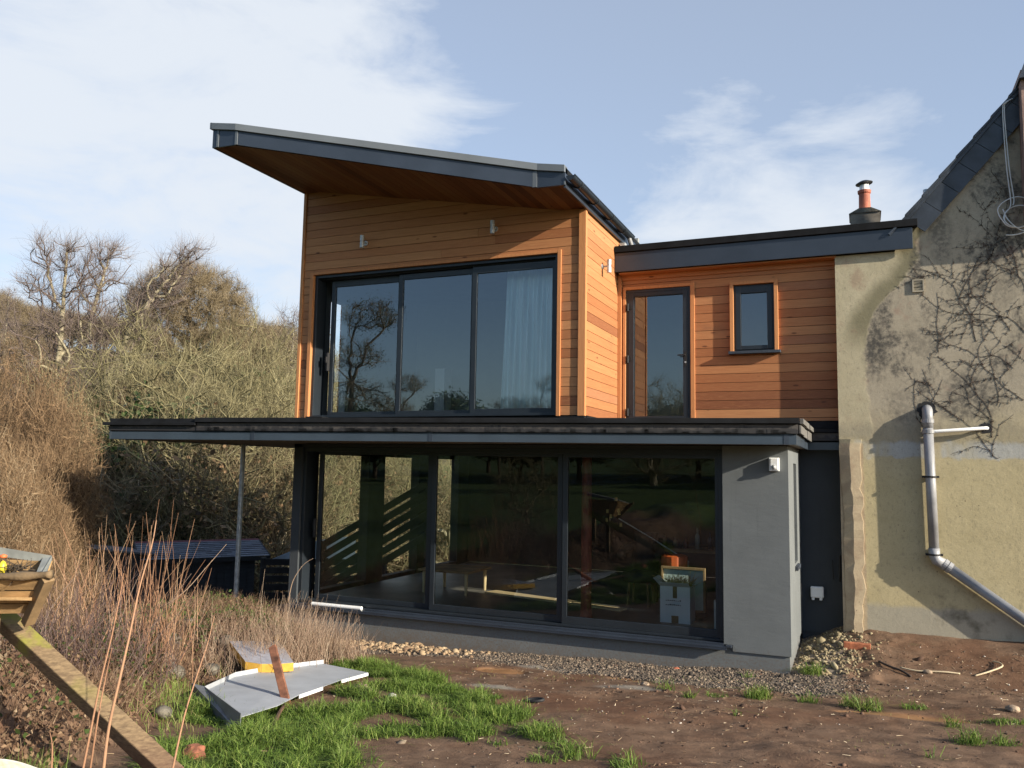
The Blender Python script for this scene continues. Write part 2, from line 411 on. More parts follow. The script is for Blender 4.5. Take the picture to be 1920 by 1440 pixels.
# --- link cladding
DH = (-.265, .825, .70, 2.905); SH = (1.475, 2.07, 1.80, 2.86)
b = MB()
boards(XC+.06, 2.955, .775, 3.14, .136, lambda s, e, a, c, t: b.box(s, e, YB-.004*rnd.random(), YB+.03, a, c, t), [DH, SH], phase=.05)
b.build('link_cladding', M_cx, house)
b = MB()
for x0, x1, z0, z1 in ((XC, DH[0], .7, 3.2), (DH[1], SH[0], .7, 3.2), (SH[1], 3.3, .7, 3.2), (DH[0], DH[1], DH[3], 3.2), (SH[0], SH[1], .7, SH[2]), (SH[0], SH[1], SH[3], 3.2)):
    b.box(x0, x1, YB+.031, YB+.14, z0, z1)
b.build('link_backing_wall', M_black, house)
# --- trims
def bars(name, lst, mat, par, bev=.003):
    q = MB()
    for t in lst: q.box(*t, a=rnd.uniform(.55, .85))
    return q.build(name, mat, par, bevel=bev)
bars('corner_trim', [(XC-.085, XC+.022, -.030, .045, .76, 3.74)], M_cz, house)
bars('corner_trim', [(XL-.01, XL+.045, -.026, .05, .74, 4.60)], M_cz, house)
bars('window_trim', [(W0-.065, W0, -.028, .09, .76, WZ1+.045), (W1, W1+.055, -.028, .03, .76, WZ1+.045), (W0, W1, -.026, .03, WZ1, WZ1+.045)], M_cz, house)
bars('corner_trim', [(XC+.005, XC+.062, YB-.06, YB+.02, .74, 3.15)], M_cz, house)
bars('fascia_board', [(XC+.062, 2.955, YB-.20, YB-.02, 3.135, 3.156), (XC+.062, 2.955, YB-.035, YB-.006, 3.06, 3.134)], M_cx, house)
bars('door_trim', [(DH[0]-.0, DH[0]+.045, YB-.028, YB+.06, .76, 2.905), (DH[1]-.01, DH[1]+.055, YB-.028, YB+.06, .76, 2.905), (DH[0], DH[1]+.055, YB-.026, YB+.06, 2.906, 2.955)], M_cz, house)
bars('window_trim', [(SH[0]-.055, SH[0]+.0, YB-.06, YB+.06, 1.80, 2.86), (SH[1], SH[1]+.055, YB-.06, YB+.06, 1.80, 2.86), (SH[0]-.055, SH[1]+.055, YB-.058, YB+.06, 2.861, 2.905)], M_cz, house)
for fb_ in ((XL+.0, W0-.066, -.03, .05, .66, .755), (W1+.056, XC+.02, -.035, .05, .66, .752), (XC-.02, XC+.03, .051, YB-.051, .66, .765), (XC+.0, 2.96, YB-.05, YB+.05, .66, .765)): bars('flashing', [fb_], M_felt, house)
# --- sliding window builder
def frame_bars(q, x0, x1, z0, z1, y0, y1, l, r, bt, tp):
    q.box(x0, x0+l, y0, y1, z0, z1); q.box(x1-r, x1, y0, y1, z0, z1)
    q.box(x0+l, x1-r, y0, y1, z0, z0+bt); q.box(x0+l, x1-r, y0, y1, z1-tp, z1)
def sliding(label, outer, yo, panels, glassm, par):
    q = MB(); x0, x1, z0, z1, l, r, bt, tp = outer
    frame_bars(q, x0, x1, z0, z1, yo, yo+.26, l, r, bt, tp)
    fr = q.build('window', M_alu, par, bevel=.003, label=label)
    for (a, c, g0, g1, s0, s1, y) in panels:          # glass x, glass z, sash overall z, depth
        q = MB(); wl, wr = .075, .075
        frame_bars(q, a-wl, c+wr, s0, s1, y, y+.045, wl, wr, g0-s0, s1-g1); sh = q.build('sash', M_alu, fr, bevel=.003)
        q = MB(); q.poly([(a-.01, y+.022, g0-.01), (c+.01, y+.022, g0-.01), (c+.01, y+.022, g1+.01), (a-.01, y+.022, g1+.01)]); q.build('glass', glassm, fr)
    return fr
win = sliding('wide three-pane sliding window of the upper storey', (W0+.002, W1-.002, .775, WZ1-.002, .05, .05, .04, .045), .03, [
    (-4.74, -3.54, .875, 2.955, .82, 3.06, .20), (-3.415, -2.21, .875, 2.965, .82, 3.05, .135), (-2.085, -.865, .885, 2.945, .815, 3.05, .07)], M_glass, house)
q = MB(); q.box(-4.83, -4.80, .13, .19, 1.55, 1.85); q.box(-4.83, -4.805, .10, .13, 1.68, 1.78); q.build('handle', M_black, win, bevel=.004)
q = MB(); q.box(W0+.06, W1-.06, .10, .27, 3.065, 3.095); q.build('head_track', M_black, win)
win2 = sliding('wide three-pane sliding patio window of the ground floor', (-5.125, 1.555, -2.155, .30, .06, .06, .03, .07), .04, [
    (-4.86, -2.915, -2.045, .19, -2.12, .24, .21), (-2.73, -.775, -2.03, .185, -2.12, .24, .145), (-.60, 1.44, -2.02, .18, -2.125, .24, .08)], M_glassl, house)
q = MB(); q.box(-4.965, -4.93, .14, .20, -1.15, -.85); q.build('handle', M_black, win2, bevel=.004)
# --- door and small window of the link
q = MB(); frame_bars(q, DH[0]+.047, DH[1]-.012, .70, 2.903, YB+.0, YB+.09, .045, .045, .05, .045)
dr = q.build('door', M_alu, house, bevel=.003)
q = MB(); frame_bars(q, -.175, .772, .755, 2.855, YB-.012, YB+.06, .085, .075, .11, .065); q.build('door_leaf', M_alu, dr, bevel=.004)
q = MB(); q.poly([(-.10, YB+.03, .85), (.71, YB+.03, .85), (.71, YB+.03, 2.81), (-.10, YB+.03, 2.81)]); q.build('glass', M_glass, dr)
for z in (.93, 1.78, 2.62):
    q = MB(); q.tube([(-.185, YB-.03, z-.06), (-.185, YB-.03, z+.06)], .017, 8); q.box(-.23, -.12, YB-.022, YB-.013, z-.03, z+.03); q.build('hinge', M_black, dr)
q = MB(); q.tube([(.735, YB-.012, 1.81), (.735, YB-.06, 1.81), (.62, YB-.065, 1.81)], .010, 8); q.box(.715, .755, YB-.02, YB-.012, 1.64, 1.87); q.build('handle', M_black, dr)
q = MB(); q.tube([(.735, YB-.018, 1.70), (.735, YB-.035, 1.70)], .014, 10); q.build('lock', M_steel, dr)
q = MB(); frame_bars(q, SH[0]+.002, SH[1]-.002, 1.835, SH[3]-.002, YB-.0, YB+.07, .035, .035, .035, .035); sw = q.build('window', M_alu, house, bevel=.003, label='small dark-framed window beside the glazed door')
q = MB(); frame_bars(q, SH[0]+.03, SH[1]-.03, 1.86, SH[3]-.03, YB-.018, YB+.05, .075, .075, .06, .10); q.build('sash', M_alu, sw, bevel=.004)
q = MB(); q.poly([(SH[0]+.09, YB+.02, 1.90), (SH[1]-.09, YB+.02, 1.90), (SH[1]-.09, YB+.02, 2.74), (SH[0]+.09, YB+.02, 2.74)]); q.build('glass', M_glass, sw)
q = MB(); q.box(SH[0]-.075, SH[1]+.085, YB-.10, YB+.03, 1.79, 1.832); q.build('sill', M_slate, sw, bevel=.003)
# --- upper roof: plan splayed outward towards the left, pitched down to the right
P = [(-5.30, -2.157), (-4.86, -2.157), (-.683, -1.033), (-.295, -1.033)]
def topz(x): return 4.90 - .178*(x+5.26)
q = MB()
q.prism([(x, y+.02, topz(x)-.10) for x, y in P] + [(-.295, 4.4, topz(-.295)-.10), (-5.30, 4.4, topz(-5.30)-.10)], (0, 0, .08)); ur = q.build('roof', M_felt, house, label='single-pitch upper roof rising to the left')
bot = [4.54, 4.528, 3.760, 3.752]
q = MB()
for i in range(3):
    (x0, y0), (x1, y1) = P[i], P[i+1]
    q.prism([(x0, y0, bot[i]), (x1, y1, bot[i+1]), (x1, y1, topz(x1)-.085), (x0, y0, topz(x0)-.085)], (0, .03, 0))
q.prism([(-5.30, -2.125, 4.54), (-5.30, 4.4, 4.54), (-5.30, 4.4, 4.80), (-5.30, -2.125, 4.80)], (.03, 0, 0))
q.prism([(-.325, -1.0, 3.725), (-.325, 4.4, 3.725), (-.325, 4.4, 3.93), (-.325, -1.0, 3.93)], (.03, 0, 0))
q.build('fascia', M_fascia, ur, bevel=.002)
q = MB()
for i in range(3):
    (x0, y0), (x1, y1) = P[i], P[i+1]
    q.prism([(x0, y0-.035, topz(x0)-.095), (x1, y1-.035, topz(x1)-.095), (x1, y1-.035, topz(x1)), (x0, y0-.035, topz(x0))], (0, .13, 0))
q.prism([(-5.335, -2.19, topz(-5.33)-.095), (-5.335, 4.4, topz(-5.33)-.095), (-5.335, 4.4, topz(-5.33)), (-5.335, -2.19, topz(-5.33))], (.034, 0, 0))
q.build('edge_trim', M_trim, ur, bevel=.002)
q = MB()      # joint covers
for x, y, z0, z1, wd in ((-4.86, -2.16, 4.528, 4.735, .022), (-5.20, -2.16, 4.54, 4.79, .018), (-.72, -1.047, 3.765, 3.98, .03), (-.295, -1.036, 3.752, 3.80, .012)):
    q = MB(); q.box(x-wd, x+wd, y-.006, y+.004, z0, z1); q.build('joint_cover', M_trim, ur)

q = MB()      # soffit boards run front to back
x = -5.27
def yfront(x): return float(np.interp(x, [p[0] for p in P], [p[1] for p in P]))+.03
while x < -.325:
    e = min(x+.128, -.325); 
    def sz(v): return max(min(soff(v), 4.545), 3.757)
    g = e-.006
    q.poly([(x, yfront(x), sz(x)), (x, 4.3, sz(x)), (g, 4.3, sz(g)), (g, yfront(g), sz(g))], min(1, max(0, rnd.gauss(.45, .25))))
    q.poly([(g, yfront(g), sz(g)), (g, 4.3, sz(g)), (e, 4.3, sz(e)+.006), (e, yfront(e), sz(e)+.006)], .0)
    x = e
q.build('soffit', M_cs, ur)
# gutter along the eave
q = MB(); gx, gz, gr = -.215, 3.865, .062
n = 12; L0, L1 = -1.05, 2.05
for r_ in (gr, gr-.006):
    for i in range(n):
        a0 = math.pi+math.pi*i/n; a1 = math.pi+math.pi*(i+1)/n
        q.poly([(gx+r_*math.cos(a0), L0, gz+r_*math.sin(a0)), (gx+r_*math.cos(a1), L0, gz+r_*math.sin(a1)), (gx+r_*math.cos(a1), L1, gz+r_*math.sin(a1)), (gx+r_*math.cos(a0), L1, gz+r_*math.sin(a0))])
for yy in (L0, L1): q.poly([(gx+gr*math.cos(math.pi+math.pi*i/n), yy, gz+gr*math.sin(math.pi+math.pi*i/n)) for i in range(n+1)])
q.box(gx+gr-.008, gx+gr+.006, L0, L1, gz-.004, gz+.012); gt = q.build('gutter', M_alu, house, smooth=False)
for yy in (-.72, .02, .80, 1.52):
    q = MB(); q.tube([(gx+(gr+.006)*math.cos(math.pi+math.pi*i/8), yy, gz+(gr+.006)*math.sin(math.pi+math.pi*i/8)) for i in range(9)], .009, 6); q.box(-.296, -.27, yy-.015, yy+.015, gz-.05, gz+.02); q.build('bracket', M_alu, gt)
q = MB(); q.tube([(gx, 1.92, gz-.05), (gx+.03, 1.97, gz-.17), (gx+.12, 2.05, gz-.29)], .036, 10); q.build('downpipe', M_pipe, gt)
q = MB(); q.box(-.325, -.235, YB-.02, YB+.10, 3.58, 3.70); q.build('lead_flashing', M_steel, house, bevel=.006)
# --- link roof
q = MB(); q.box(XC+.014, 3.955, 1.52, 4.2, 3.30, 3.50); lr = q.build('roof', M_felt, house, label='flat roof over the cedar link')
q = MB(); q.box(XC+.014, 3.955, 1.50, 1.53, 3.158, 3.462); q.build('fascia', M_fascia, lr, bevel=.003)
q = MB(); q.box(XC+.012, 4.02, 1.465, 1.60, 3.470, 3.572); q.box(3.955, 4.02, 1.60, 2.2, 3.47, 3.572); q.build('edge_trim', M_felt, lr, bevel=.004)
# --- lower roof
Zs = .35
LP = [(-7.20, -1.95), (2.51, -.50), (2.51, 1.72), (2.965, 1.72), (2.965, 6.3), (-5.3, 6.3), (-5.3, 3.4), (-7.45, 3.2)]
q = MB(); q.prism([(x, y, .46) for x, y in LP], (0, 0, .20)); lo = q.build('roof', M_felt, house, label='flat lower roof reaching out as a canopy on the left')
q = MB(); q.poly([(x, y, Zs+.012) for x, y in LP]); q.build('soffit', simple('canopy_soffit', (.16, .125, .085), .7, .1, 3, .05), lo)
def edge(q, a, c, o0, o1, z0, z1, e0=0., e1=0.):
    a = np.array(a); c = np.array(c); d = (c-a)/np.linalg.norm(c-a); nrm = np.array([d[1], -d[0]])
    p0 = a+nrm*o0-d*e0; p1 = c+nrm*o0+d*e1; q0 = a+nrm*o1-d*e0; q1 = c+nrm*o1+d*e1
    q.prism([(*q0, z0), (*q1, z0), (*p1, z0), (*p0, z0)], (0, 0, z1-z0))
A0, A1, A2, A3, A4, B0 = LP[0], LP[1], LP[2], LP[3], LP[7], None
q = MB(); edge(q, A0, A1, -.03, 0, Zs, .478); edge(q, A1, A2, -.03, 0.001, Zs+.001, .478, -.0, .0); edge(q, A2, A3, -.03, 0, Zs, .478, .0, .0); edge(q, A4, A0, -.03, 0, Zs, .478)
q.build('fascia', simple('lower_fascia_metal', (.038, .052, .070), .30, .12, 2, .06, 12, 0, .7, bd=.02), lo, bevel=.002)
def mixp(a, c, f): return (a[0]+(c[0]-a[0])*f, a[1]+(c[1]-a[1])*f)
S1 = mixp(A0, A1, .155)
q = MB(); edge(q, A0, S1, 0, .018, .480, .548); edge(q, S1, A1, 0, .03, .482, .592, 0, .02)
f = 0.0
edge(q, A2, A3, 0, .03, .482, .592); edge(q, A4, A0, 0, .02, .48, .548)
q.build('roof_course', M_course, lo)
M_verge = simple('verge_slate', (.13, .125, .115), .8, .3, 8, .4, 30)
q = MB()
for j, (f0, f1) in enumerate(((0.0, .30), (.31, .62), (.63, .985))):
    a, c = mixp(A1, A2, f0), mixp(A1, A2, f1)
    edge(q, a, c, .03, .055-.01*(j % 2), .485-.01*j, .585); edge(q, a, c, .04, .085-.01*(j % 2), .60, .665+.012*(j % 2))
q.build('verge_slate', M_verge, lo, bevel=.004)
q = MB(); edge(q, A0, S1, -.3, .075, .556, .602, .07, 0); edge(q, S1, A1, -.3, .085, .602, .668, .0, .03)
edge(q, A2, A3, -.2, .07, .60, .655); edge(q, A4, A0, -.3, .06, .556, .602)
k = 0; xx = 0.0
for i in range(7):                     # uneven laps of the black roof edge
    f0 = .17+.83*i/26+rnd.uniform(0, .01); f1 = f0+.026
    if rnd.random() < .6: edge(q, mixp(A0, A1, f0), mixp(A0, A1, min(f1, .998)), -.1, .075+.012*rnd.random(), .669, .674+.016*rnd.random())
q.build('roof_edge', M_felt, lo, bevel=.004)
q = MB()
for i in range(150):                     # torn membrane hanging under the edge
    f0 = .17+.82*rnd.random(); L = rnd.uniform(.012, .05); a, c = mixp(A0, A1, f0), mixp(A0, A1, f0+.004+.006*rnd.random())
    edge(q, a, c, .031, .034, .484, .484+L*1.1)
q.build('membrane_edge', M_black, lo)
q = MB()
for f0 in (.245, .52, .985):
    q = MB(); a, c = mixp(A0, A1, f0), mixp(A0, A1, f0+.006); edge(q, a, c, .0005, .006, Zs, .476); q.build('joint_cover', M_fascia, lo)
# canopy post
q = MB(); q.tube([(-7.08, .85, -3.6), (-7.08, .85, Zs+.01)], .042, 16, cap=False); pst = q.build('canopy_post', M_steel, house, smooth=True)
# --- ground floor walls
q = MB(); q.box(-5.285, XP, 0, .34, -3.4, -2.215); q.build('plinth', M_render, house)
q = MB(); q.box(1.66, XP+.001, .0, .30, -2.25, -2.2); 
q.prism([(1.555, -.022, -2.17), (1.665, -.022, -2.17), (1.665, -.022, -2.25), (XP+.02, -.022, -2.25), (XP+.02, -.022, Zs), (1.555, -.022, Zs)], (0, .36, 0))
# side of the pier with slit opening y .80-1.30, z -1.20..0.14
for y0, y1, z0, z1 in ((.338, .80, -2.25, Zs), (1.30, YD, -2.25, Zs), (.80, 1.30, -2.25, -1.20), (.80, 1.30, .14, Zs)):
    q.box(XP-.26, XP+.02, y0, y1, z0, z1)
pier = q.build('pier', M_render, house)
q = MB(); q.box(XP-.25, XP, .34, YD, -3.4, -2.252); q.build('pier_base', M_render, house)
q = MB(); frame_bars_ = q
q.box(XP-.20, XP-.14, .80, .85, -1.20, .14); q.box(XP-.20, XP-.14, 1.25, 1.30, -1.20, .14); q.box(XP-.20, XP-.14, .85, 1.25, -1.20, -1.15); q.box(XP-.20, XP-.14, .85, 1.25, .08, .14)
sl_ = q.build('window', M_alu, house, label='tall slit window in the side of the grey pier')
q = MB(); q.poly([(XP-.17, .85, -1.15), (XP-.17, 1.25, -1.15), (XP-.17, 1.25, .08), (XP-.17, .85, .08)]); q.build('glass', M_glass, sl_)
q = MB(); q.prism([(XP-.16, .79, -1.25), (XP+.06, .79, -1.29), (XP+.06, .79, -1.24), (XP-.16, .79, -1.20)], (0, .52, 0)); q.build('sill', M_slate, sl_, bevel=.004)
q = MB(); q.box(-5.285, -5.128, 0, .34, -2.215, Zs); q.box(-5.285, 1.555, .0, .30, .302, Zs); q.box(-5.125, 1.555, .30, .34, .26, Zs); q.build('window_surround', M_render_shade, house)
q = MB(); q.box(XP+.021, 2.965, YD, YD+.3, -2.26, Zs+.3); q.box(XP+.021, 2.965, YD+.018, YD+.3, -3.2, -2.262); q.build('return_wall', M_render_shade, house)
q = MB(); q.prism([(-5.18, -.095, -2.212), (1.60, -.095, -2.212), (1.60, -.095, -2.188), (-5.18, -.095, -2.188)], (0, .14, .01)); q.box(-5.18, 1.60, -.095, -.082, -2.235, -2.212); q.box(-5.12, 1.555, -.03, .04, -2.187, -2.160); q.box(1.585, 1.66, -.095, -.022, -2.20, -2.17)
q.build('window_sill', M_fascia, house, bevel=.004)
# sensor on the pier, outdoor socket and small fittings on the return wall
q = MB(); x, z = 2.205, .115; q.box(x-.062, x+.062, -.085, -.022, z-.085, z+.085); q.box(x-.045, x+.05, -.10, -.085, z-.07, z+.075); sn = q.build('motion_sensor', M_white, house, bevel=.014)
q = MB(); q.lathe((x+.0, -.10, z-.035), [(.03, 0), (.026, .012), (.012, .022), (0, .025)], 12, axis=(0, -1, 0)); q.build('lens', simple('sensor_lens', (.35, .36, .36), .2, 0), sn, smooth=True)
q = MB(); q.box(2.495, 2.675, YD-.075, YD, -1.77, -1.61); skt = q.build('outdoor_socket', M_white, house, bevel=.018)
q = MB(); q.tube([(2.53, YD-.05, -1.765), (2.53, YD-.05, -1.80)], .022, 10); q.tube([(2.635, YD-.05, -1.765), (2.635, YD-.05, -1.80)], .022, 10); q.box(2.50, 2.67, YD-.082, YD-.075, -1.64, -1.625); q.build('cable_gland', M_white, skt)
q = MB(); q.tube([(2.90, YD-.04, -1.15), (2.90, YD-.05, -1.45), (2.89, YD-.02, -1.52)], .014, 6); q.tube([(2.80, YD-.03, -1.22), (2.81, YD-.03, -1.50)], .006, 6); q.build('hook', M_black, house)
# wall lights
def walllight(c, nrm, label, side):
    c = np.array(c); nrm = np.array(nrm); q = MB()
    p = c+nrm*.115
    q.lathe(p+np.array([0, 0, -.10]), [(.0, 0), (.034, .0), (.034, .085), (.030, .088), (.030, .112), (.034, .115), (.034, .20), (.0, .20)], 18)
    o = q.build('wall_light', M_steel, house, smooth=False, label=label)
    q = MB(); q.tube([c+side*0, c+nrm*.09], .014, 8); q.lathe(c, [(.0, .018), (.038, .018), (.042, 0)], 16, axis=tuple(nrm)); q.build('bracket', M_steel, o)
walllight((-4.05, 0, 3.58), (0.0, -1, 0), 'left of the two cylindrical lights over the upper window', 0)
walllight((-1.76, 0, 3.585), (0.0, -1, 0), 'right of the two cylindrical lights over the upper window', 0)
walllight((XC, .83, 3.09), (1, 0, 0), 'cylindrical light on the sunlit side wall', 0)
# ------------------------------------------------------------------ rooms behind the glass
q = MB(); q.box(-5.02, 2.08, .34, 6.1, -2.18, -2.10); q.build('floor', M_floor, house)
q = MB()      # glazed left side wall of the ground floor, posts only
for y0, y1 in ((.34, .42), (1.95, 2.50), (3.80, 4.22), (5.60, 6.3)): q.box(-5.285, -5.10, y0, y1, -2.2, Zs)
q.box(-5.285, -5.12, .42, 5.6, .19, Zs); q.box(-5.285, -5.12, .34, 6.3, -2.9, -2.05)
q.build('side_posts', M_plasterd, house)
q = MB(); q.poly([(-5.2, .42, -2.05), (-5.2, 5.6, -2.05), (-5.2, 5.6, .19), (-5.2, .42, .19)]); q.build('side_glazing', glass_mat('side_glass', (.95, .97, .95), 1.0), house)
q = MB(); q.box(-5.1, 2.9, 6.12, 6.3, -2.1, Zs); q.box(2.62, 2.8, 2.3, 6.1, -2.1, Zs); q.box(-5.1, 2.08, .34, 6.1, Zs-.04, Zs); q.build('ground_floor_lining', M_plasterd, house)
q = MB(); q.box(-5.1, -.5, .40, 3.6, .72, .79); q.build('upper_floor', M_floor, house)
q = MB()
OY0, OY1, OZ0, OZ1 = .62, 1.13, .92, 2.86
for y0, y1, z0, z1 in ((.14, OY0, .79, 4.4), (OY1, 4.2, .79, 4.4), (OY0, OY1, .79, OZ0), (OY0, OY1, OZ1, 4.4)):
    q.box(XL+.03, XL+.16, y0, y1, z0, z1)
q.build('left_wall', M_plaster, house)
b = MB()
boards(.05, 4.2, .775, 4.5, .136, lambda s, e, a, c, t: b.box(XL, XL+.03, s, e, a, c, t), [(OY0, OY1, OZ0, OZ1)]); b.build('left_cladding', M_cy, house)
q = MB(); q.box(XL+.16, -.5, 3.6, 3.7, .79, 4.3); q.box(-.62, -.5, .14, 3.6, .79, 3.5); q.box(XL+.16, -.5, .14, 3.6, 3.30, 3.36); q.build('upper_room_lining', M_plaster, house)
q = MB(); q.box(-3.0, -2.86, 3.2, 3.6, .79, 2.2); q.box(-4.3, -4.1, 2.9, 3.2, .79, 1.9); q.build('room_fitting', M_white, house)
q = MB(); q.box(XC, 2.9, 3.6, 3.7, .7, 3.2); q.box(XC, 2.9, 1.95, 3.6, .70, .76); q.box(XC, 2.9, 1.95, 3.6, 3.15, 3.2); q.box(XC+.0, XC+.05, 1.95, 3.6, .76, 3.15); q.box(2.85, 2.9, 1.95, 3.6, .76, 3.15); q.build('link_lining', M_plaster, house)
# curtain
V = []; Fc = []; nx, nz = 160, 14
for j in range(nz+1):
    z = .86+(3.02-.86)*j/nz
    for i in range(nx+1):
        u = i/nx; spread = 1+.10*(1-j/nz); x = -.93-.78*spread*(1-u)
        y = .36+.045*math.sin(u*62+1.2*math.sin(u*9))*(.7+.3*math.sin(j*.5+u*20))+.02*math.sin(u*23+j*.15)
        V.append((x, y, z))
for j in range(nz):
    for i in range(nx):
        k = j*(nx+1)+i; Fc.append((k, k+1, k+nx+2, k+nx+1))
m_, t, bb = new('curtain_cloth'); n_ = noise(t, pos(t), 3, 3, sc3=(8, 8, .3)); t.links.new(ramp(t, n_, [(.3, (.66, .82, .84)), (.7, (.84, .95, .97))]), bb.inputs['Base Color']); bb.inputs['Roughness'].default_value = .9
cu = npmesh('curtain', np.array(V), np.array(Fc), m_, smooth=True)
sm = cu.modifiers.new('s', 'SOLIDIFY'); sm.thickness = .004
tag(cu, 'pale blue-green curtain hanging inside the right pane of the upper window', 'curtain')
# white balustrade outside the left window, seen through the upper room
# ------------------------------------------------------------------ ground floor furniture
tb = thing('low_table', 'low wooden table standing inside behind the middle patio pane', 'table', (-3.2, 1.9, -2.1))
q = MB(); q.box(-3.75, -2.78, 1.45, 2.35, -1.74, -1.70); q.build('tabletop', M_timber, tb, bevel=.01)
for x, y in ((-3.66, 1.53), (-2.87, 1.53), (-3.66, 2.27), (-2.87, 2.27)):
    q = MB(); q.tube([(x, y, -2.10), (x, y, -1.74)], [.025, .035], 8); q.build('leg', M_ply, tb)
for lab, pts, z in (('long pale board lying on the indoor floor beside the table', [(-2.62, 2.2), (-1.02, 1.75), (-1.08, 1.50), (-2.7, 1.90)], -2.075), ('short pale board at the end of the long one on the indoor floor', [(-.98, 1.70), (-.10, 1.42), (-.16, 1.22), (-1.05, 1.48)], -2.07)):
    q = MB(); q.prism([(x, y, z-.02) for x, y in pts], (0, 0, .025)); o = q.build('board', M_ply); tag(o, lab, 'board')
q = MB(); q.lathe((-.46, .52, -2.10), [(.10, 0), (.085, .05), (.075, .3), (.078, 1.2), (.07, 2.2), (.075, 2.40)], 16); o = q.build('column', simple('red_brown_column', (.30, .075, .05), .7, .35, 9, .4, 40, sc3=(1, 1, .4)), smooth=True); tag(o, 'reddish brown post standing indoors behind the right patio pane', 'column')
M_card = simple('white_cardboard', (.66, .70, .74), .8, .05, 4, .05)
def carton(label, x0, x1, y0, y1, z1, flaps):
    t_ = thing('cardboard_box', label, 'box', ((x0+x1)/2, (y0+y1)/2, -2.10), 'white cardboard boxes behind the patio glass')
    q = MB(); z0 = -2.10
    q.box(x0, x1, y0, y0+.006, z0, z1); q.box(x0, x1, y1-.006, y1, z0, z1); q.box(x0, x0+.006, y0+.006, y1-.006, z0, z1); q.box(x1-.006, x1, y0+.006, y1-.006, z0, z1); q.box(x0+.006, x1-.006, y0+.006, y1-.006, z0, z0+.006)
    q.build('box_body', M_card, t_)
    q = MB()
    if flaps: q.prism([(x0, y0, z1), (x1, y0, z1), (x1, y0-.10, z1+.06), (x0, y0-.10, z1+.06)], (0, 0, .004)); q.prism([(x0, y0, z1), (x0, y1, z1), (x0-.10, y1, z1+.10), (x0-.10, y0, z1+.10)], (0, 0, .004)); q.build('flap', M_card, t_)
    q = MB(); q.box((x0+x1)/2-.03, (x0+x1)/2+.03, y0-.002, y0-.0005, z1-.16, z1); q.box((x0+x1)/2-.05, (x0+x1)/2+.05, y0-.002, y0-.0005, z0+.0, z0+.10); q.build('tape', simple('brown_tape', (.16, .11, .05), .5, .1), t_)
    # faint handwriting strokes
    q = MB(); r2 = random.Random(3)
    for zz in (z1-.2, z1-.26):
        x = x0+.08
        while x < x1-.12: q.box(x, x+.018, y0-.002, y0-.0005, zz, zz+.006+.012*r2.random()); x += .028
    q.build('handwriting', M_black, t_)
    return t_
carton('open white cardboard box with packing straw inside the right patio pane', .56, .98, .74, 1.12, -1.60, True)
carton('white cardboard box half hidden by the right jamb of the patio window', 1.36, 1.72, .42, .70, -1.70, False)
rg = np.random.RandomState(5); k = 260
p0 = np.stack([rg.uniform(.60, .96, k), rg.uniform(.78, 1.08, k), rg.uniform(-1.66, -1.56, k)], 1); p1 = p0+np.stack([rg.normal(0, .09, k), rg.normal(0, .07, k), rg.uniform(.0, .15, k)], 1)
V, F_ = prisms(p0, p1, .004, .002); o = npmesh('packing_straw', V, F_, simple('dry_straw', (.42, .30, .11), .9, .4, 9, 0)); tag(o, 'tangle of packing straw in the open white box indoors', 'straw')
o['kind'] = 'stuff'
pf = thing('framed_picture', 'pale picture in a thin wooden frame leaning behind the open box indoors', 'picture', (.76, 1.35, -2.10))
q = MB(); q.poly([(.47, 1.30, -2.0), (1.07, 1.30, -2.0), (1.07, 1.34, -1.42), (.47, 1.34, -1.42)]); q.build('print', simple('pale_print', (.42, .52, .50), .6, .25, 3, 0), pf)
q = MB()
for a, c in (((.45, -2.02), (1.09, -1.99)), ((.45, -1.42), (1.09, -1.39)), ((.45, -1.99), (.475, -1.42)), ((1.065, -1.99), (1.09, -1.42))): q.box(a[0], c[0], 1.285, 1.36, a[1], c[1])
q.build('frame', M_timber, pf)
q = MB(); q.box(.45, 1.09, 1.36, 1.42, -2.10, -1.6); q.build('backing', M_plasterd, pf)
ds = thing('workbench', 'dark cluttered workbench against the back of the room behind the right patio pane', 'workbench', (.9, 2.7, -2.1))
q = MB(); q.box(.0, 1.9, 2.4, 3.0, -1.28, -1.23); q.build('benchtop', M_timber, ds)
for x, y in ((.08, 2.46), (1.82, 2.46), (.08, 2.94), (1.82, 2.94)):
    q = MB(); q.box(x-.04, x+.04, y-.04, y+.04, -2.10, -1.28); q.build('leg', M_timber, ds)
r3 = random.Random(8)
for i in range(9):
    x = .18+i*.19; q = MB(); h = r3.uniform(.14, .34); q.lathe((x, 2.65+r3.uniform(-.12, .12), -1.23), [(.0, 0), (.04, 0), (.042, h*.6), (.016, h*.75), (.016, h), (0, h)], 12)
    o = q.build('bottle', simple('bottle_%d' % i, [(.05, .09, .05), (.30, .20, .12), (.10, .03, .02), (.35, .36, .33), (.04, .05, .08)][i % 5], .2, .1), smooth=True)
    tag(o, 'dark bottle standing in the row along the indoor workbench', 'bottle', 'bottles on the indoor workbench')
q = MB(); q.lathe((.55, 1.75, -2.10), [(.0, 0), (.14, 0), (.20, .55), (.20, .82), (.17, .84), (0, .80)], 16); o = q.build('orange_tub', simple('orange_tub_plastic', (.45, .09, .02), .5, .2)); tag(o, 'tall orange tub standing in front of the indoor workbench', 'tub')
lp = thing('floor_lamp', 'arched pole lamp with a yellow cluster head slanting across the dark room', 'lamp', (.6, 2.1, -2.1))
q = MB(); q.tube([by(1290, 1052, 2.15), by(1220, 1008, 2.15), by(1160, 972, 2.15)], .010, 8); q.tube([by(1290, 1052, 2.15), np.array([by(1290, 1052, 2.15)[0], 2.15, -2.10])], .016, 8); q.build('pole', M_steel, lp)
q = MB(); cc = by(1152, 968, 2.15)
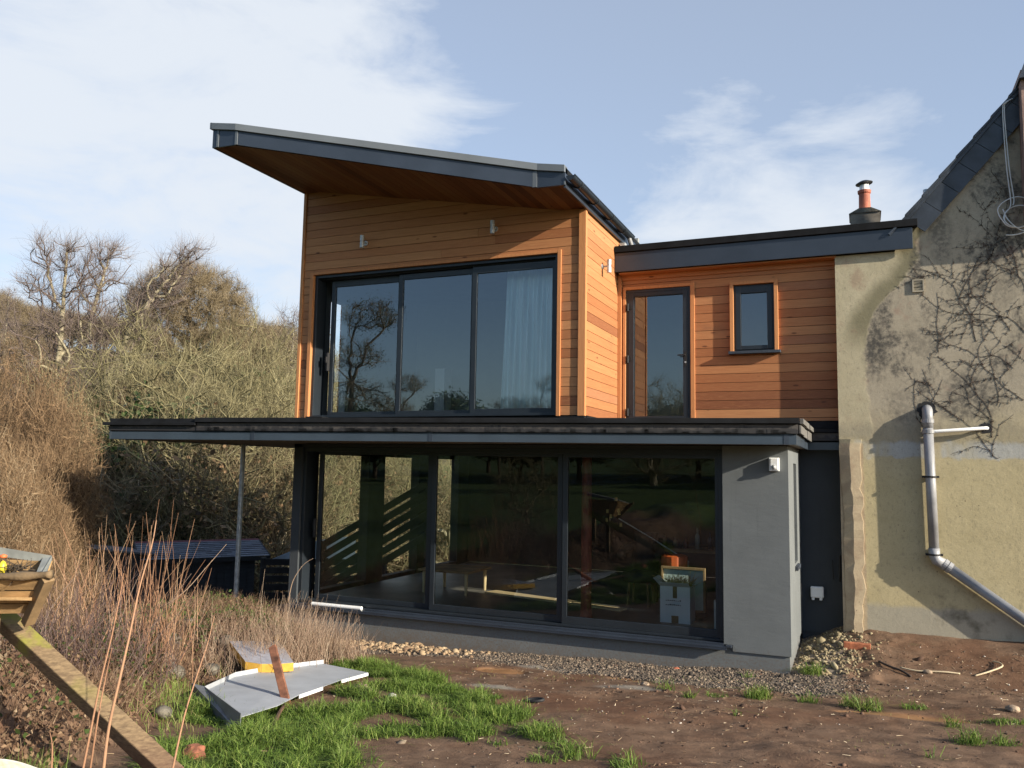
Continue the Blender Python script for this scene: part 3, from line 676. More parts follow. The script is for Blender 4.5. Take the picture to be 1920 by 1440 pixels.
for i in range(7): p = cc+np.array([r3.gauss(0, .08), r3.gauss(0, .05), r3.gauss(-.03, .10)]); q.box(p[0]-.02, p[0]+.02, p[1]-.008, p[1]+.008, p[2]-.03, p[2]+.03)
q.build('lamp_head', simple('yellow_lamp_paper', (.46, .36, .14), .7, .2), lp)
ch = thing('armchair', 'dark rounded armchair standing in the unlit room', 'armchair', (.15, 1.9, -2.1))
q = MB(); cen = (-.05, 2.05); 
q.lathe((cen[0], cen[1], -1.65), [(.0, -.08), (.27, -.08), (.30, 0), (.27, .07), (0, .09)], 18); q.build('seat', M_plasterd, ch, smooth=True)
q = MB(); pts = [(cen[0]+.31*math.cos(a), cen[1]+.31*math.sin(a), -1.30+.12*math.sin(a)) for a in np.linspace(-.4, math.pi+.4, 14)]; q.tube(pts, .07, 8); q.tube([(cen[0], cen[1]+.30, -1.60), (cen[0], cen[1]+.33, -.98)], .20, 10); q.build('backrest', M_plasterd, ch, smooth=True)
for a in range(4):
    q = MB(); q.tube([(cen[0]+.2*math.cos(a*1.571+.78), cen[1]+.2*math.sin(a*1.571+.78), -1.72), (cen[0]+.24*math.cos(a*1.571+.78), cen[1]+.24*math.sin(a*1.571+.78), -2.10)], .018, 6); q.build('leg', M_timber, ch)
# white tube left lying on the window sill
q = MB(); q.tube([(-4.78, -.045, -2.155), (-3.86, -.05, -2.155)], .030, 14); o = q.build('plastic_tube', simple('white_tube', (.80, .81, .80), .35, .03), smooth=False); tag(o, 'white plastic tube lying on the ground-floor window sill', 'tube')
# ================================================================== OLD HOUSE
def oldwall_mat():
    m_, t, b = new('old_render'); p = pos(t); s = sep(t, p); x, z = s[0], s[2]
    nA = noise(t, p, .9, 6, .6, .3); nB = noise(t, p, 3.2, 6, .65, .4); nC = noise(t, p, 14, 5, .7); nD = noise(t, p, 60, 3)
    # lower ochre paint / upper grey-buff render, edge wanders
    zw = mm('ADD', z, mm('MULTIPLY', mm('SUBTRACT', nA, .5, t), 1.6, t), t)
    ochre = mixc(t, nB, (.39, .33, .185), (.57, .49, .295)); buff = mixc(t, nB, (.28, .245, .18), (.48, .42, .32))
    up = mrange(t, zw, -.2, 1.1, 0, 1)
    col = mixc(t, up, ochre, buff)
    # newer smooth cream render by the junction, ragged right-hand border
    bw = mm('SUBTRACT', nA, .5, t); xb = mm('ADD', x, mm('MULTIPLY', bw, .7, t), t)
    zedge = mrange(t, z, 1.9, 3.2, 3.30, 4.05)
    d = mm('SUBTRACT', zedge, xb, t)
    fresh = mm('MULTIPLY', mrange(t, d, -.02, .04), mrange(t, z, .45, .60), t)
    freshc = mixc(t, mrange(t, nA, .3, .7), (.43, .38, .255), (.51, .455, .315))
    # damp darker inner edge of the fresh patch (wet plaster)
    wet = mm('MULTIPLY', fresh, mm('MULTIPLY', mrange(t, d, .42, .12, 0, .75), mrange(t, z, 1.6, 2.2), t), t)
    col = mixc(t, fresh, col, mixc(t, wet, freshc, (.135, .125, .07)))
    # pale band where an old roof met the wall
    zb = mm('ADD', z, mm('MULTIPLY', mm('SUBTRACT', nB, .5, t), .28, t), t)
    band = mm('MULTIPLY', mrange(t, zb, .22, .27), mrange(t, zb, .50, .43), t)
    bx_ = mrange(t, noise(t, p, 1.1, 4, .6, 0, (1, 1, .3)), .42, .52)
    col = mixc(t, mm('MULTIPLY', band, mm('MULTIPLY', bx_, .75, t), t), col, (.40, .42, .42))
    bandd = mm('MULTIPLY', mrange(t, zb, .40, .5), mrange(t, zb, .78, .62), t)
    col = mixc(t, mm('MULTIPLY', bandd, .28, t), col, (.12, .11, .10))
    # dark mould on the upper wall
    mo = noise(t, p, 1.5, 8, .72, .3, (1.1, 1, .75)); hi = mrange(t, z, .5, 1.2)
    mo2 = mm('MULTIPLY', mm('MULTIPLY', mrange(t, mo, .50, .62), hi, t), mrange(t, nC, .28, .62, .1, .9), t)
    mo2 = mm('MULTIPLY', mo2, mm('SUBTRACT', 1.0, fresh, t), t)
    col = mixc(t, mo2, col, (.060, .058, .055))
    for px_, py_, rx_, rz_, st_ in ((1642, 665, .17, .42, .75), (1718, 500, .10, .40, .85), (1762, 440, .16, .45, .6), (1820, 745, .42, .38, .75), (1880, 455, .40, .40, .6), (1745, 640, .40, .22, .4), (1700, 760, .3, .3, .35), (1855, 540, .5, .25, .35)):
        c_ = by(px_, py_, YO)
        ex = mm('MULTIPLY', mm('SUBTRACT', x, float(c_[0]), t), 1/rx_, t); ez_ = mm('MULTIPLY', mm('SUBTRACT', z, float(c_[2]), t), 1/rz_, t)
        dd_ = mm('SQRT', mm('ADD', mm('MULTIPLY', ex, ex, t), mm('MULTIPLY', ez_, ez_, t), t), None, t)
        dd_ = mm('ADD', dd_, mm('MULTIPLY', mm('SUBTRACT', nB, .5, t), 1.6, t), t)
        k_ = mm('MULTIPLY', mm('MULTIPLY', mrange(t, dd_, 1.15, .45), mrange(t, nC, .34, .60, .15, 1.), t), st_, t)
        col = mixc(t, k_, col, (.055, .054, .052))
    nE = noise(t, p, 26, 6, .75, .2, (1, 1, .6)); col = mixc(t, mrange(t, nE, .52, .68, 0, .40), col, (.14, .125, .10)); col = mixc(t, mrange(t, nE, .42, .30, 0, .30), col, (.52, .47, .38))
    pk = mm('MULTIPLY', mrange(t, noise(t, p, 2.3, 5, .6, 0, (1, 1, 1)), .60, .72), mm('MULTIPLY', hi, .4, t), t)
    col = mixc(t, pk, col, (.28, .16, .12))
    # pale worn foot of the wall with green-black damp
    ft = mrange(t, mm('ADD', z, mm('MULTIPLY', mm('SUBTRACT', nB, .5, t), .22, t), t), -1.72, -1.80)
    col = mixc(t, mm('MULTIPLY', ft, .8, t), col, (.36, .34, .28))
    dk = mm('MULTIPLY', mrange(t, mm('ADD', z, mm('MULTIPLY', mm('SUBTRACT', nC, .5, t), .5, t), t), -1.35, -1.85), mrange(t, noise(t, p, 1.7, 5, .6), .52, .66), t)
    col = mixc(t, mm('MULTIPLY', dk, .75, t), col, (.07, .065, .04))
    # rough pale strip at the left corner, below the roof line
    ls = mm('MULTIPLY', mrange(t, mm('ADD', x, mm('MULTIPLY', mm('SUBTRACT', nC, .5, t), .05, t), t), 3.255, 3.235), mrange(t, z, .47, .42), t)
    col = mixc(t, ls, col, mixc(t, mrange(t, nB, .4, .65), (.45, .37, .25), (.36, .28, .19)))
    sp = N(t, 'ShaderNodeTexVoronoi', inp={'Scale': 9}); t.links.new(p, sp.inputs[0])
    spm = mm('MULTIPLY', mrange(t, sp.outputs['Distance'], .10, .05, 0, .8), mrange(t, nA, .48, .6), t)
    col = mixc(t, spm, col, (.06, .05, .035))
    col = mixc(t, mrange(t, nD, .3, .7, 0, .25), col, mixc(t, .5, col, (.10, .09, .07)))
    t.links.new(col, b.inputs['Base Color']); b.inputs['Roughness'].default_value = .92; b.inputs['Specular IOR Level'].default_value = .2
    hgt = mm('ADD', mm('MULTIPLY', nC, .5, t), mm('ADD', mm('MULTIPLY', nB, 1.4, t), mm('ADD', mm('MULTIPLY', nD, .12, t), mm('MULTIPLY', fresh, .35, t), t), t), t)
    bump(t, b, hgt, .5, .009); return m_
M_old = oldwall_mat()
old = thing('old_house', 'old gabled house with stained ochre render, dark slate verge and mould patches on its wall', 'house', (5.5, 2.5, -2.2))
q = MB(); gab = [(2.935, -3.0), (2.935, 3.15), (3.72, 3.15), (6.5, 6.66), (9.2, 3.25), (9.2, -3.0)]
q.prism([(x, YO, z) for x, z in gab], (0, 1.7, 0)); q.build('wall', M_old, old)
# battered, uneven corner strip
q = MB(); rr = random.Random(2); z = -2.35; pr = []
zs = np.linspace(-2.36, .50, 26)
xl = [2.935+.035*sst(.4, -.4, a)+rr.uniform(-.012, .012) for a in zs]; xr = [3.205+rr.uniform(-.030, .030) for a in zs]; yy = [YO-.022-.012*rr.random() for a in zs]
k0 = []
for i in range(25):
    xm0, xm1 = (xl[i]+xr[i])/2, (xl[i+1]+xr[i+1])/2
    q.poly([(xl[i], YO-.012, zs[i]), (xm0, yy[i]-.012, zs[i]), (xm1, yy[i+1]-.012, zs[i+1]), (xl[i+1], YO-.012, zs[i+1])])
    q.poly([(xm0, yy[i]-.012, zs[i]), (xr[i], yy[i], zs[i]), (xr[i+1], yy[i+1], zs[i+1]), (xm1, yy[i+1]-.012, zs[i+1])])
    q.poly([(xr[i], yy[i], zs[i]), (xr[i]+.004, YO+.01, zs[i]), (xr[i+1]+.004, YO+.01, zs[i+1]), (xr[i+1], yy[i+1], zs[i+1])])
    q.poly([(xl[i], YO+.2, zs[i]), (xl[i], YO-.012, zs[i]), (xl[i+1], YO-.012, zs[i+1]), (xl[i+1], YO+.2, zs[i+1])])
q.poly([(xl[-1], YO, zs[-1]), (xl[-1], YO-.012, zs[-1]), ((xl[-1]+xr[-1])/2, yy[-1]-.012, zs[-1]), (xr[-1], yy[-1], zs[-1]), (xr[-1], YO, zs[-1])])
q.build('corner_strip', M_old, old)
# slates along the verge and the roof behind
v0 = by(1704, 412, YO-.05); v1 = by(1915, 170, YO-.05); dv = (v1-v0); Lv = np.linalg.norm(dv); dv = dv/Lv; nv = np.array([dv[2], 0, -dv[0]])  # down-right normal
q = MB(); n_s = 11; st = .335
for i in range(0, 9):
    a = v0+dv*(st*i-.02); c = a+dv*(st-.010); wdt = .275+rr.uniform(-.006,.006); yo = YO-.030-.012*0
    lift = .012
    q.prism([a-np.array([0, .012, 0]), c-np.array([0, .024, 0]), c+nv*wdt-np.array([0, .024, 0]), a+nv*wdt-np.array([0, .012, 0])], (0, .014, 0), a=rr.random())
q.build('verge_slate', M_slate, old, bevel=.002)
q = MB()
e0 = v0-dv*.05; e1 = v0+dv*4.3
q.prism([e0+np.array([0, -.04, .0]), e1+np.array([0, -.04, 0]), e1+np.array([-.035, -.04, .045]), e0+np.array([-.035, -.04, .045])], (0, 2.8, 0))
for i in range(-1, 13):
    a = v0+dv*(st*i)+np.array([-.03, -.06, .038]); c = a+dv*(st*.95)+np.array([.004, 0, -.004]); q.prism([a, c, c+np.array([-.014, 0, .018]), a+np.array([-.02, 0, .026])], (0, .5, 0))
r0 = np.array([9.3, YO-.04, 3.1]); tp = np.array([6.5, YO-.04, e1[2]])
q.prism([r0, e1+np.array([0, 0.0, 0]), e1+np.array([0, 0, .08]), r0+np.array([.06, 0, .06])], (0, 2.8, 0)); q.build('roof', M_slate, old)
q = MB(); cx0 = by(1918, 300, YO-.28)[0]+.02; q.box(cx0, cx0+.9, YO-.28, YO+.5, 3.4, 5.42); ck = q.build('chimney', simple('pink_render', (.30, .20, .165), .9, .3, 5, .5, 40), old)
q = MB(); q.prism([(cx0-.03, YO-.36, 5.28), (cx0+1.0, YO-.36, 5.28), (cx0+.9, YO-.30, 5.52), (cx0+.05, YO-.30, 5.52)], (0, .9, 0)); q.build('chimney_cap', M_slate, ck)
# grille
g0 = by(1710, 525, YO); g1 = by(1733, 547, YO)
q = MB(); frame_bars(q, g0[0], g1[0], g1[2], g0[2], YO-.022, YO+.0, .018, .018, .018, .018); ve = q.build('vent_grille', simple('grille_cream', (.36, .32, .24), .7, .2), old)
q = MB()
for i in range(3): zz = g1[2]+.022+(g0[2]-g1[2]-.03)*i/3; q.prism([(g0[0]+.02, YO-.006, zz), (g1[0]-.02, YO-.006, zz), (g1[0]-.02, YO-.018, zz+.035), (g0[0]+.02, YO-.018, zz+.035)], (0, .004, 0))
q.build('louvre', MATS['grille_cream'], ve)
# soil pipe
Yp = YO-.085
a0 = by(1739, 772, Yp); a1 = by(1752, 1045, Yp); a2 = by(1935, 1172, Yp); dd = (a2-a1)/np.linalg.norm(a2-a1)
sp = MB(); R0 = .068
sp.tube([a0+np.array([0, .14, .01]), a0+np.array([0, .07, .035]), a0+np.array([0, .02, .01]), a0+np.array([0, 0, -.06]), a0+np.array([0, 0, -.22])], R0*.98, 16)
pb = sp.build('soil_pipe', M_pipe, old, smooth=True, label='grey plastic waste pipe dropping then running off down to the right')
q = MB(); q.tube([a0+np.array([0, 0, -.22]), a1+np.array([0, 0, .10])], R0*.93, 16); q.build('pipe_run', M_pipe, pb, smooth=True)
q = MB(); q.tube([a1+np.array([0, 0, .12]), a1+np.array([0, 0, .03]), a1+dd*.03+np.array([0, 0, -.02]), a1+dd*.14], R0*1.05, 16); q.build('pipe_bend', M_pipe, pb, smooth=True)
q = MB(); q.tube([a1+dd*.10, a2+dd*3], R0*.93, 16); q.build('pipe_run', M_pipe, pb, smooth=True)
for p_, ax in ((a0+np.array([0, 0, -.13]), (0, 0, 1)), (a0+np.array([0, 0, -.27]), (0, 0, 1)), (a1+dd*.15, tuple(dd)), (a1+dd*.21, tuple(dd))):
    q = MB(); q.lathe(p_, [(R0*.95, -.028), (R0*1.13, -.024), (R0*1.13, .024), (R0*.95, .028)], 18, axis=ax); q.build('pipe_collar', M_pipe, pb)
for zz in (by(1745, 894, Yp)[2], by(1752, 1040, Yp)[2]):
    xx = a0[0]+(a1[0]-a0[0])*(a0[2]-zz)/(a0[2]-a1[2])
    q = MB(); q.lathe((xx, Yp, zz), [(R0*.9, -.012), (R0*1.12, -.012), (R0*1.12, .012), (R0*.9, .012)], 16); q.box(xx-.105, xx+.105, Yp-.012, Yp+.012, zz-.014, zz+.014); q.box(xx-.10, xx-.085, Yp, YO, zz-.01, zz+.01); q.box(xx+.085, xx+.10, Yp, YO, zz-.01, zz+.01); q.build('pipe_clip', M_black, pb)
def ragged(c, r, seed, name):
    g = random.Random(seed); q = MB(); q.poly([(c[0]+r*(.8+.45*g.random())*math.cos(a), YO-.004, c[2]+r*(.8+.45*g.random())*math.sin(a)) for a in np.linspace(0, 2*math.pi, 22)[:-1]]); return q.build(name, M_black, old)
ragged(a0+np.array([0, 0, .035]), .115, 3, 'wall_hole')
h1 = by(1849, 803, YO); ragged(h1, .075, 7, 'wall_hole')
w0 = by(1755, 809, Yp); w1 = by(1845, 803, YO-.07)
q = MB(); q.tube([np.array([a0[0], Yp, w0[2]]), w0, w1, h1+np.array([.0, -.03, 0]), h1+np.array([.02, .03, 0])], .024, 10); q.build('white_waste_pipe', M_white, pb, smooth=True)
# flue stacks beyond the flat roof
fl = thing('chimney_stack', 'terracotta chimney pot with metal rain cap on a squat stack beyond the flat roof', 'chimney', (2.9, 5.3, 3.56))
cb = at(1622, 412, 15.5); 
q = MB(); hw = .255; zt = at(1620, 407, 15.5)[2]
q.box(cb[0]-hw, cb[0]+hw, cb[1]-.3, cb[1]+.3, -2.5, zt); q.build('stack', simple('stack_render', (.22, .19, .15), .9, .3, 5, .5, 40), fl)
q = MB(); q.prism([(cb[0]-hw-.02, cb[1]-.32, zt), (cb[0]+hw+.02, cb[1]-.32, zt), (cb[0]+.10, cb[1]-.32, zt+.09), (cb[0]-.10, cb[1]-.32, zt+.09)], (0, .64, 0)); q.build('flaunching', M_stone, fl)
hp = at(1620, 354, 15.5)[2]
q = MB(); q.lathe((cb[0], cb[1], zt+.05), [(.11, 0), (.105, .05), (.098, hp-zt-.14), (.115, hp-zt-.12), (.12, hp-zt-.07), (.09, hp-zt-.06)], 20); q.build('chimney_pot', M_terra, fl, smooth=False)
q = MB(); q.lathe((cb[0], cb[1], hp-.03), [(.095, 0), (.085, .05), (.075, .12), (0, .12)], 16); q.tube([(cb[0]-.07, cb[1], hp+.02), (cb[0]-.09, cb[1], hp+.14)], .008, 5); q.tube([(cb[0]+.07, cb[1], hp+.02), (cb[0]+.07, cb[1], hp+.16)], .012, 5); q.build('cowl', M_white, fl)
q = MB(); q.lathe((cb[0], cb[1], hp+.125), [(.0, .05), (.08, .04), (.155, 0), (.15, -.012), (.0, -.01)], 20, axis=(-.12, 0, 1)); q.build('rain_cap', M_slate, fl)
vp = at(1737, 362, 14.6)
q = MB(); q.tube([vp+np.array([0, 0, -5.5]), vp+np.array([0, 0, .06])], .055, 12); o = q.build('vent_pipe', M_steel, smooth=False); tag(o, 'short grey pipe poking up just behind the slate verge of the old house', 'pipe')
# loose white cables hanging over the verge
M_cable = simple('white_cable', (.62, .62, .60), .5, .05)
def cabobj(paths, r, label):
    q = MB()
    for p_ in paths: q.tube(p_, r, 6)
    o = q.build('cable', M_cable, smooth=True); tag(o, label, 'cable', 'white cables hanging from the old gable')
yc = YO-.10
def sm(pts, k=5):
    pts = np.array(pts); n = len(pts); out = []
    for i in range(n-1):
        p0, p1, p2, p3 = pts[max(i-1, 0)], pts[i], pts[i+1], pts[min(i+2, n-1)]
        for j in range(k):
            u = j/k; out.append(.5*((2*p1)+(-p0+p2)*u+(2*p0-5*p1+4*p2-p3)*u*u+(-p0+3*p1-3*p2+p3)*u**3))
    out.append(pts[-1]); return out
cabobj([sm([by(1896, 186, yc), by(1884, 193, yc-.02), by(1880, 205, yc), by(1883, 260, yc), by(1888, 320, yc), by(1895, 375, yc), by(1893, 390, yc), by(1884, 402, yc), by(1884, 420, yc)]),
        sm([by(1898, 185, yc), by(1887, 192, yc-.02), by(1883, 204, yc), by(1887, 260, yc), by(1893, 320, yc), by(1901, 372, yc), by(1899, 385, yc)])], .008, 'pair of white cables dropping over the slate verge of the old house')
cc = by(1906, 398, yc); cabobj([sm([cc+np.array([(.21+.02*math.sin(3*a))*math.cos(a), -.01*math.sin(2*a), (.21)*math.sin(a)]) for a in np.linspace(.3, 6.6, 16)]), sm([cc+np.array([.02+(.17)*math.cos(a), -.02*math.sin(2*a), -.06+.15*math.sin(a)]) for a in np.linspace(0, 6.2, 14)]),
        sm([by(1880, 392, yc), by(1890, 412, yc), by(1912, 430, yc), by(1940, 436, yc)]), sm([by(1886, 441, yc), by(1905, 440, yc), by(1925, 434, yc)])], .008, 'white cable coiled in a loop against the old gable wall')
# dead creeper stems on the old wall
M_vine = simple('dead_creeper', (.075, .052, .04), .9, .3)
cr_ = random.Random(11); segs = []
def vine(p, ang, L, r, depth):
    x, z = p; n = max(3, int(L/.07)); a = ang
    for i in range(n):
        a += cr_.gauss(0, .22); nx_, nz_ = x+.07*math.cos(a), z+.07*math.sin(a)
        r1 = r*(1-.7*(i+1)/n)
        if inside(nx_, nz_): segs.append(((x, z), (nx_, nz_), r*(1-.7*i/n), r1))
        x, z = nx_, nz_
        if depth > 0 and cr_.random() < .19: vine((x, z), a+cr_.choice((-1, 1))*cr_.uniform(.5, 1.1), L*cr_.uniform(.22, .5), r1*.75, depth-1)
def inside(x, z): return x > 3.1 and z < 3.15+(x-3.72)*1.262-.38 and x < 9 and z < 6
for px, py, px2, py2, L in ((1860, 820, 1800, 640, 0), (1730, 800, 1700, 700, 0), (1740, 800, 1735, 700, 0), (1920, 750, 1760, 590, 0), (1900, 690, 1770, 600, 0), (1800, 790, 1760, 690, 0), (1830, 640, 1740, 470, 0), (1800, 570, 1740, 480, 0), (1895, 620, 1790, 380, 0), (1910, 520, 1800, 370, 0), (1930, 640, 1860, 420, 0), (1850, 560, 1800, 500, 0), (1830, 640, 1850, 440, 0), (1930, 560, 1830, 400, 0), (1920, 480, 1880, 300, 0), (1760, 660, 1700, 560, 0), (1820, 720, 1830, 600, 0), (1870, 760, 1900, 640, 0), (1870, 860, 1800, 700, 0)):
    a = by(px, py, YO); c = by(px2, py2, YO); d = c-a; vine((a[0], a[2]), math.atan2(d[2], d[0]), np.linalg.norm(d)*1.0, .0034, 3)
P0 = np.array([[s[0][0], YO-.003, s[0][1]] for s in segs]); P1 = np.array([[s[1][0], YO-.003, s[1][1]] for s in segs])
V, F_ = prisms(P0, P1, np.array([s[2] for s in segs])*.36+.001, np.array([s[3] for s in segs])*.36+.001, 4)
k = 2200; i_ = np.random.RandomState(4).randint(0, len(segs), k); rg = np.random.RandomState(6)
b0 = P0[i_]; b1 = b0+np.stack([rg.normal(0, .018, k), -np.abs(rg.normal(0, .01, k)), rg.normal(0, .02, k)], 1); V2, F2 = prisms(b0, b1, .0028, .0018, 3)
o = npmesh('creeper', np.vstack([V, V2]), np.vstack([F_, F2+len(V)]), M_vine); tag(o, 'leafless dark creeper spread over the upper wall of the old house', 'creeper')
# ================================================================== GROUND
def axis(lo, hi, step, ext, g=1.09):
    c = list(np.arange(lo, hi+1e-6, step)); s = step; x = hi
    while x < ext[1]: s = s*g; x += s; c.append(x)
    s = step; x = lo; L = []
    while x > ext[0]: s = s*g; x -= s; L.append(x)
    return np.array(L[::-1]+c)
gx_ = axis(-5.6, 6.2, .036, (-420, 300)); gy_ = axis(-7.2, 1.9, .036, (-300, 420))
X, Y = np.meshgrid(gx_, gy_); Z = H(X, Y)
Z = np.where((X > -5.2) & (X < 2.3) & (Y > .2) & (Y < 6.4), np.minimum(Z, -2.7), Z)
Z = np.where((X > 3.0) & (X < 9) & (Y > 1.75) & (Y < 8.4), np.minimum(Z, -2.3), Z)
nyy, nxx = X.shape; V = np.stack([X, Y, Z], -1).reshape(-1, 3)
idx = np.arange(nyy*nxx).reshape(nyy, nxx); F_ = np.stack([idx[:-1, :-1], idx[:-1, 1:], idx[1:, 1:], idx[1:, :-1]], -1).reshape(-1, 4)
def ell(c, rx, ry, ang=0.):
    dx, dy = X-c[0], Y-c[1]; ca, sa = math.cos(ang), math.sin(ang); u = (dx*ca+dy*sa)/rx; v = (-dx*sa+dy*ca)/ry; return np.sqrt(u*u+v*v)
n_a = fbm(X*1.7, Y*1.7, 4, 21); n_b = fbm(X*6, Y*6, 3, 22)
def gravmask(X, Y, nz):      # gravel strip below the wall
    inner = sst(-4.6, -3.9, X)*sst(3.4, 2.5, X)
    d = -Y + .9*(nz-.5); lim = .95+.55*sst(-1.5, 1.5, X)
    return inner*sst(lim+.25, lim-.25, d)
grav = gravmask(X, Y, n_a)
GR = []
def strk(pts, w_, dens=1.0):
    pp = [gp(*p)[:2] for p in pts]
    for i in range(len(pp)-1): GR.append((pp[i], pp[i+1], w_, dens))
strk([(385, 1440), (440, 1400), (520, 1390), (600, 1440)], .46, 1.0); strk([(640, 1300), (720, 1315), (800, 1345), (880, 1360)], .14, .75); strk([(940, 1350), (1000, 1380)], .12, .7); strk([(300, 1425), (330, 1400)], .16, .6); strk([(400, 1340), (520, 1350), (620, 1345)], .34, 1.0)
strk([(470, 1385), (560, 1370)], .45); strk([(620, 1345), (700, 1330), (760, 1325)], .26, .9); strk([(690, 1375), (760, 1370), (840, 1375), (890, 1372)], .20, .8)
strk([(640, 1245), (720, 1265), (780, 1275)], .26, 1.0); strk([(780, 1275), (840, 1305), (900, 1335), (945, 1345)], .26, 1.0); strk([(700, 1290), (780, 1300)], .18, .8)
strk([(880, 1300), (920, 1310)], .14, .7); strk([(980, 1370), (1020, 1385), (1035, 1400)], .16, .6); strk([(985, 1340), (990, 1345)], .08, .5)
for p_, w_ in (((1245, 1292), .10), ((1290, 1310), .06), ((1340, 1305), .11), ((1415, 1307), .13), ((1520, 1264), .12), ((1512, 1314), .10), ((1592, 1322), .09), ((1632, 1330), .14), ((1715, 1328), .13), ((1880, 1358), .18), ((1815, 1395), .12), ((1885, 1400), .10), ((1080, 1420), .14), ((1010, 1425), .10), ((1785, 1365), .07), ((1170, 1440), .12), ((1400, 1270), .04), ((1710, 1210), .05), ((1380, 1345), .03), ((1760, 1425), .10), ((940, 1395), .12), ((870, 1385), .14)):
    strk([p_, (p_[0]+6, p_[1])], w_, .55)
def grassden(x, y):
    g = np.zeros_like(x)
    for a, c, w_, dn in GR:
        ab = c-a; t_ = np.clip(((x-a[0])*ab[0]+(y-a[1])*ab[1])/(ab@ab+1e-9), 0, 1); d = np.hypot(x-a[0]-t_*ab[0], y-a[1]-t_*ab[1])
        g = np.maximum(g, dn*sst(w_*1.25, w_*.45, d))
    return g
nearm = (np.abs(X) < 8) & (Y > -9) & (Y < 2)
gden = np.zeros_like(X); gden[nearm] = grassden(X[nearm], Y[nearm])
clay = np.zeros_like(X)
for px, py, rx, ry in ((940, 1257, .34, .17), (1425, 1290, .34, .14), (1700, 1343, .62, .16), (1180, 1275, .28, .06), (700, 1245, .25, .12), (850, 1222, .5, .06)):
    c = gp(px, py); clay = np.maximum(clay, sst(1.15, .8, ell(c, rx, ry)+.35*(n_a-.5)))
ash = np.zeros_like(X)
for px, py, rx, ry in ((1040, 1255, .55, .16), (1190, 1290, .40, .13), (930, 1290, .35, .12)):
    c = gp(px, py); ash = np.maximum(ash, .8*sst(1.3, .5, ell(c, rx, ry)+.6*(n_b-.5)))
for nm, arr in (('grav', grav), ('grass', gden), ('clay', clay), ('ash', ash)): pass
Z2 = V[:, 2].reshape(nyy, nxx); Z2 -= clay*.018; 
V[:, 2] = Z2.reshape(-1)
def ground_mat():
    m_, t, b = new('ground_soil'); p = pos(t); s = sep(t, p)
    nA = noise(t, p, .7, 5, .6); nB = noise(t, p, 5, 6, .65); nC = noise(t, p, 38, 5, .7); nD = noise(t, p, 160, 3, .6)
    mud = mixc(t, mrange(t, nB, .3, .7), (.100, .058, .035), (.200, .124, .077))
    mud = mixc(t, mrange(t, nA, .45, .65, 0, .55), mud, (.150, .074, .043))
    mud = mixc(t, mrange(t, nC, .60, .72, 0, .55), mud, (.24, .17, .12)); mud = mixc(t, mrange(t, nC, .42, .28, 0, .6), mud, (.035, .022, .016))
    gv = mixc(t, mrange(t, nD, .35, .65), (.09, .075, .06), (.27, .225, .175)); gv = mixc(t, mrange(t, nC, .4, .6, 0, .5), gv, (.13, .10, .075))
    col = mixc(t, mrange(t, attr(t, 'grav'), .35, .65), mud, gv)
    col = mixc(t, attr(t, 'ash'), col, mixc(t, nC, (.19, .17, .14), (.36, .33, .28)))
    col = mixc(t, mm('MULTIPLY', attr(t, 'clay'), .9, t), col, mixc(t, nB, (.24, .12, .05), (.33, .18, .085)))
    col = mixc(t, mm('MULTIPLY', attr(t, 'grass'), .7, t), col, mixc(t, nC, (.045, .05, .02), (.13, .10, .05)))
    # beyond the plot: pasture
    hx = mm('MULTIPLY', mm('ADD', s[0], 5.0, t), -.8, t); u = mm('ADD', hx, mm('MULTIPLY', s[1], .6, t), t)
    far = mm('MAXIMUM', mrange(t, u, 3.0, 6.5), mrange(t, s[1], -11.5, -13.5), t)
    gr_ = mixc(t, mrange(t, noise(t, p, .12, 5, .6), .42, .56), (.085, .115, .035), (.125, .095, .055)); gr_ = mixc(t, mrange(t, nB, .3, .7, 0, .6), gr_, (.065, .06, .03)); gr_ = mixc(t, mrange(t, s[1], -12, -15), gr_, (.085, .125, .035))
    col = mixc(t, far, col, gr_)
    t.links.new(col, b.inputs['Base Color'])
    wet = mm('MULTIPLY', mrange(t, nA, .42, .6), mrange(t, attr(t, 'grav'), .5, .1), t)
    t.links.new(mrange(t, wet, 0, 1, .9, .55), b.inputs['Roughness']); b.inputs['Specular IOR Level'].default_value = .3
    h = mm('ADD', mm('MULTIPLY', nC, .7, t), mm('ADD', nB, mm('MULTIPLY', nD, .35, t), t), t); h = mm('MULTIPLY', h, mrange(t, attr(t, 'clay'), 0, 1, 1, .12), t)
    bump(t, b, h, .8, .014); return m_
M_ground = ground_mat()
g = npmesh('ground', V, F_, M_ground, smooth=True); g['kind'] = 'structure'
for nm, arr in (('grav', grav), ('grass', gden), ('clay', clay), ('ash', ash)):
    at_ = g.data.attributes.new(nm, 'FLOAT', 'POINT'); at_.data.foreach_set('value', arr.reshape(-1).astype(np.float32))
# ------------------------------------------------------------------ stones
def var_mat(name, stops, rough=.85, extra=None, trans=0):
    m_, t, b = new(name); a = attr(t); oi = N(t, 'ShaderNodeObjectInfo').outputs['Random']; a = mm('ADD', a, mm('MULTIPLY', mm('SUBTRACT', oi, .5, t), .30, t), t, True); col = ramp(t, a, stops); n_ = noise(t, pos(t), 40, 3)
    col = mixc(t, mrange(t, n_, .3, .7, 0, .3), col, mixc(t, .5, col, (.05, .035, .025)))
    t.links.new(col, b.inputs['Base Color']); b.inputs['Roughness'].default_value = rough; b.inputs['Specular IOR Level'].default_value = .25
    if trans:
        tl = N(t, 'ShaderNodeBsdfTranslucent'); t.links.new(col, tl.inputs[0]); mx = N(t, 'ShaderNodeMixShader'); mx.inputs[0].default_value = trans
        o = [n for n in t.nodes if n.type == 'OUTPUT_MATERIAL'][0]; t.links.new(b.outputs[0], mx.inputs[1]); t.links.new(tl.outputs[0], mx.inputs[2]); t.links.new(mx.outputs[0], o.inputs[0])
    return m_
ICO_V = None
import bmesh
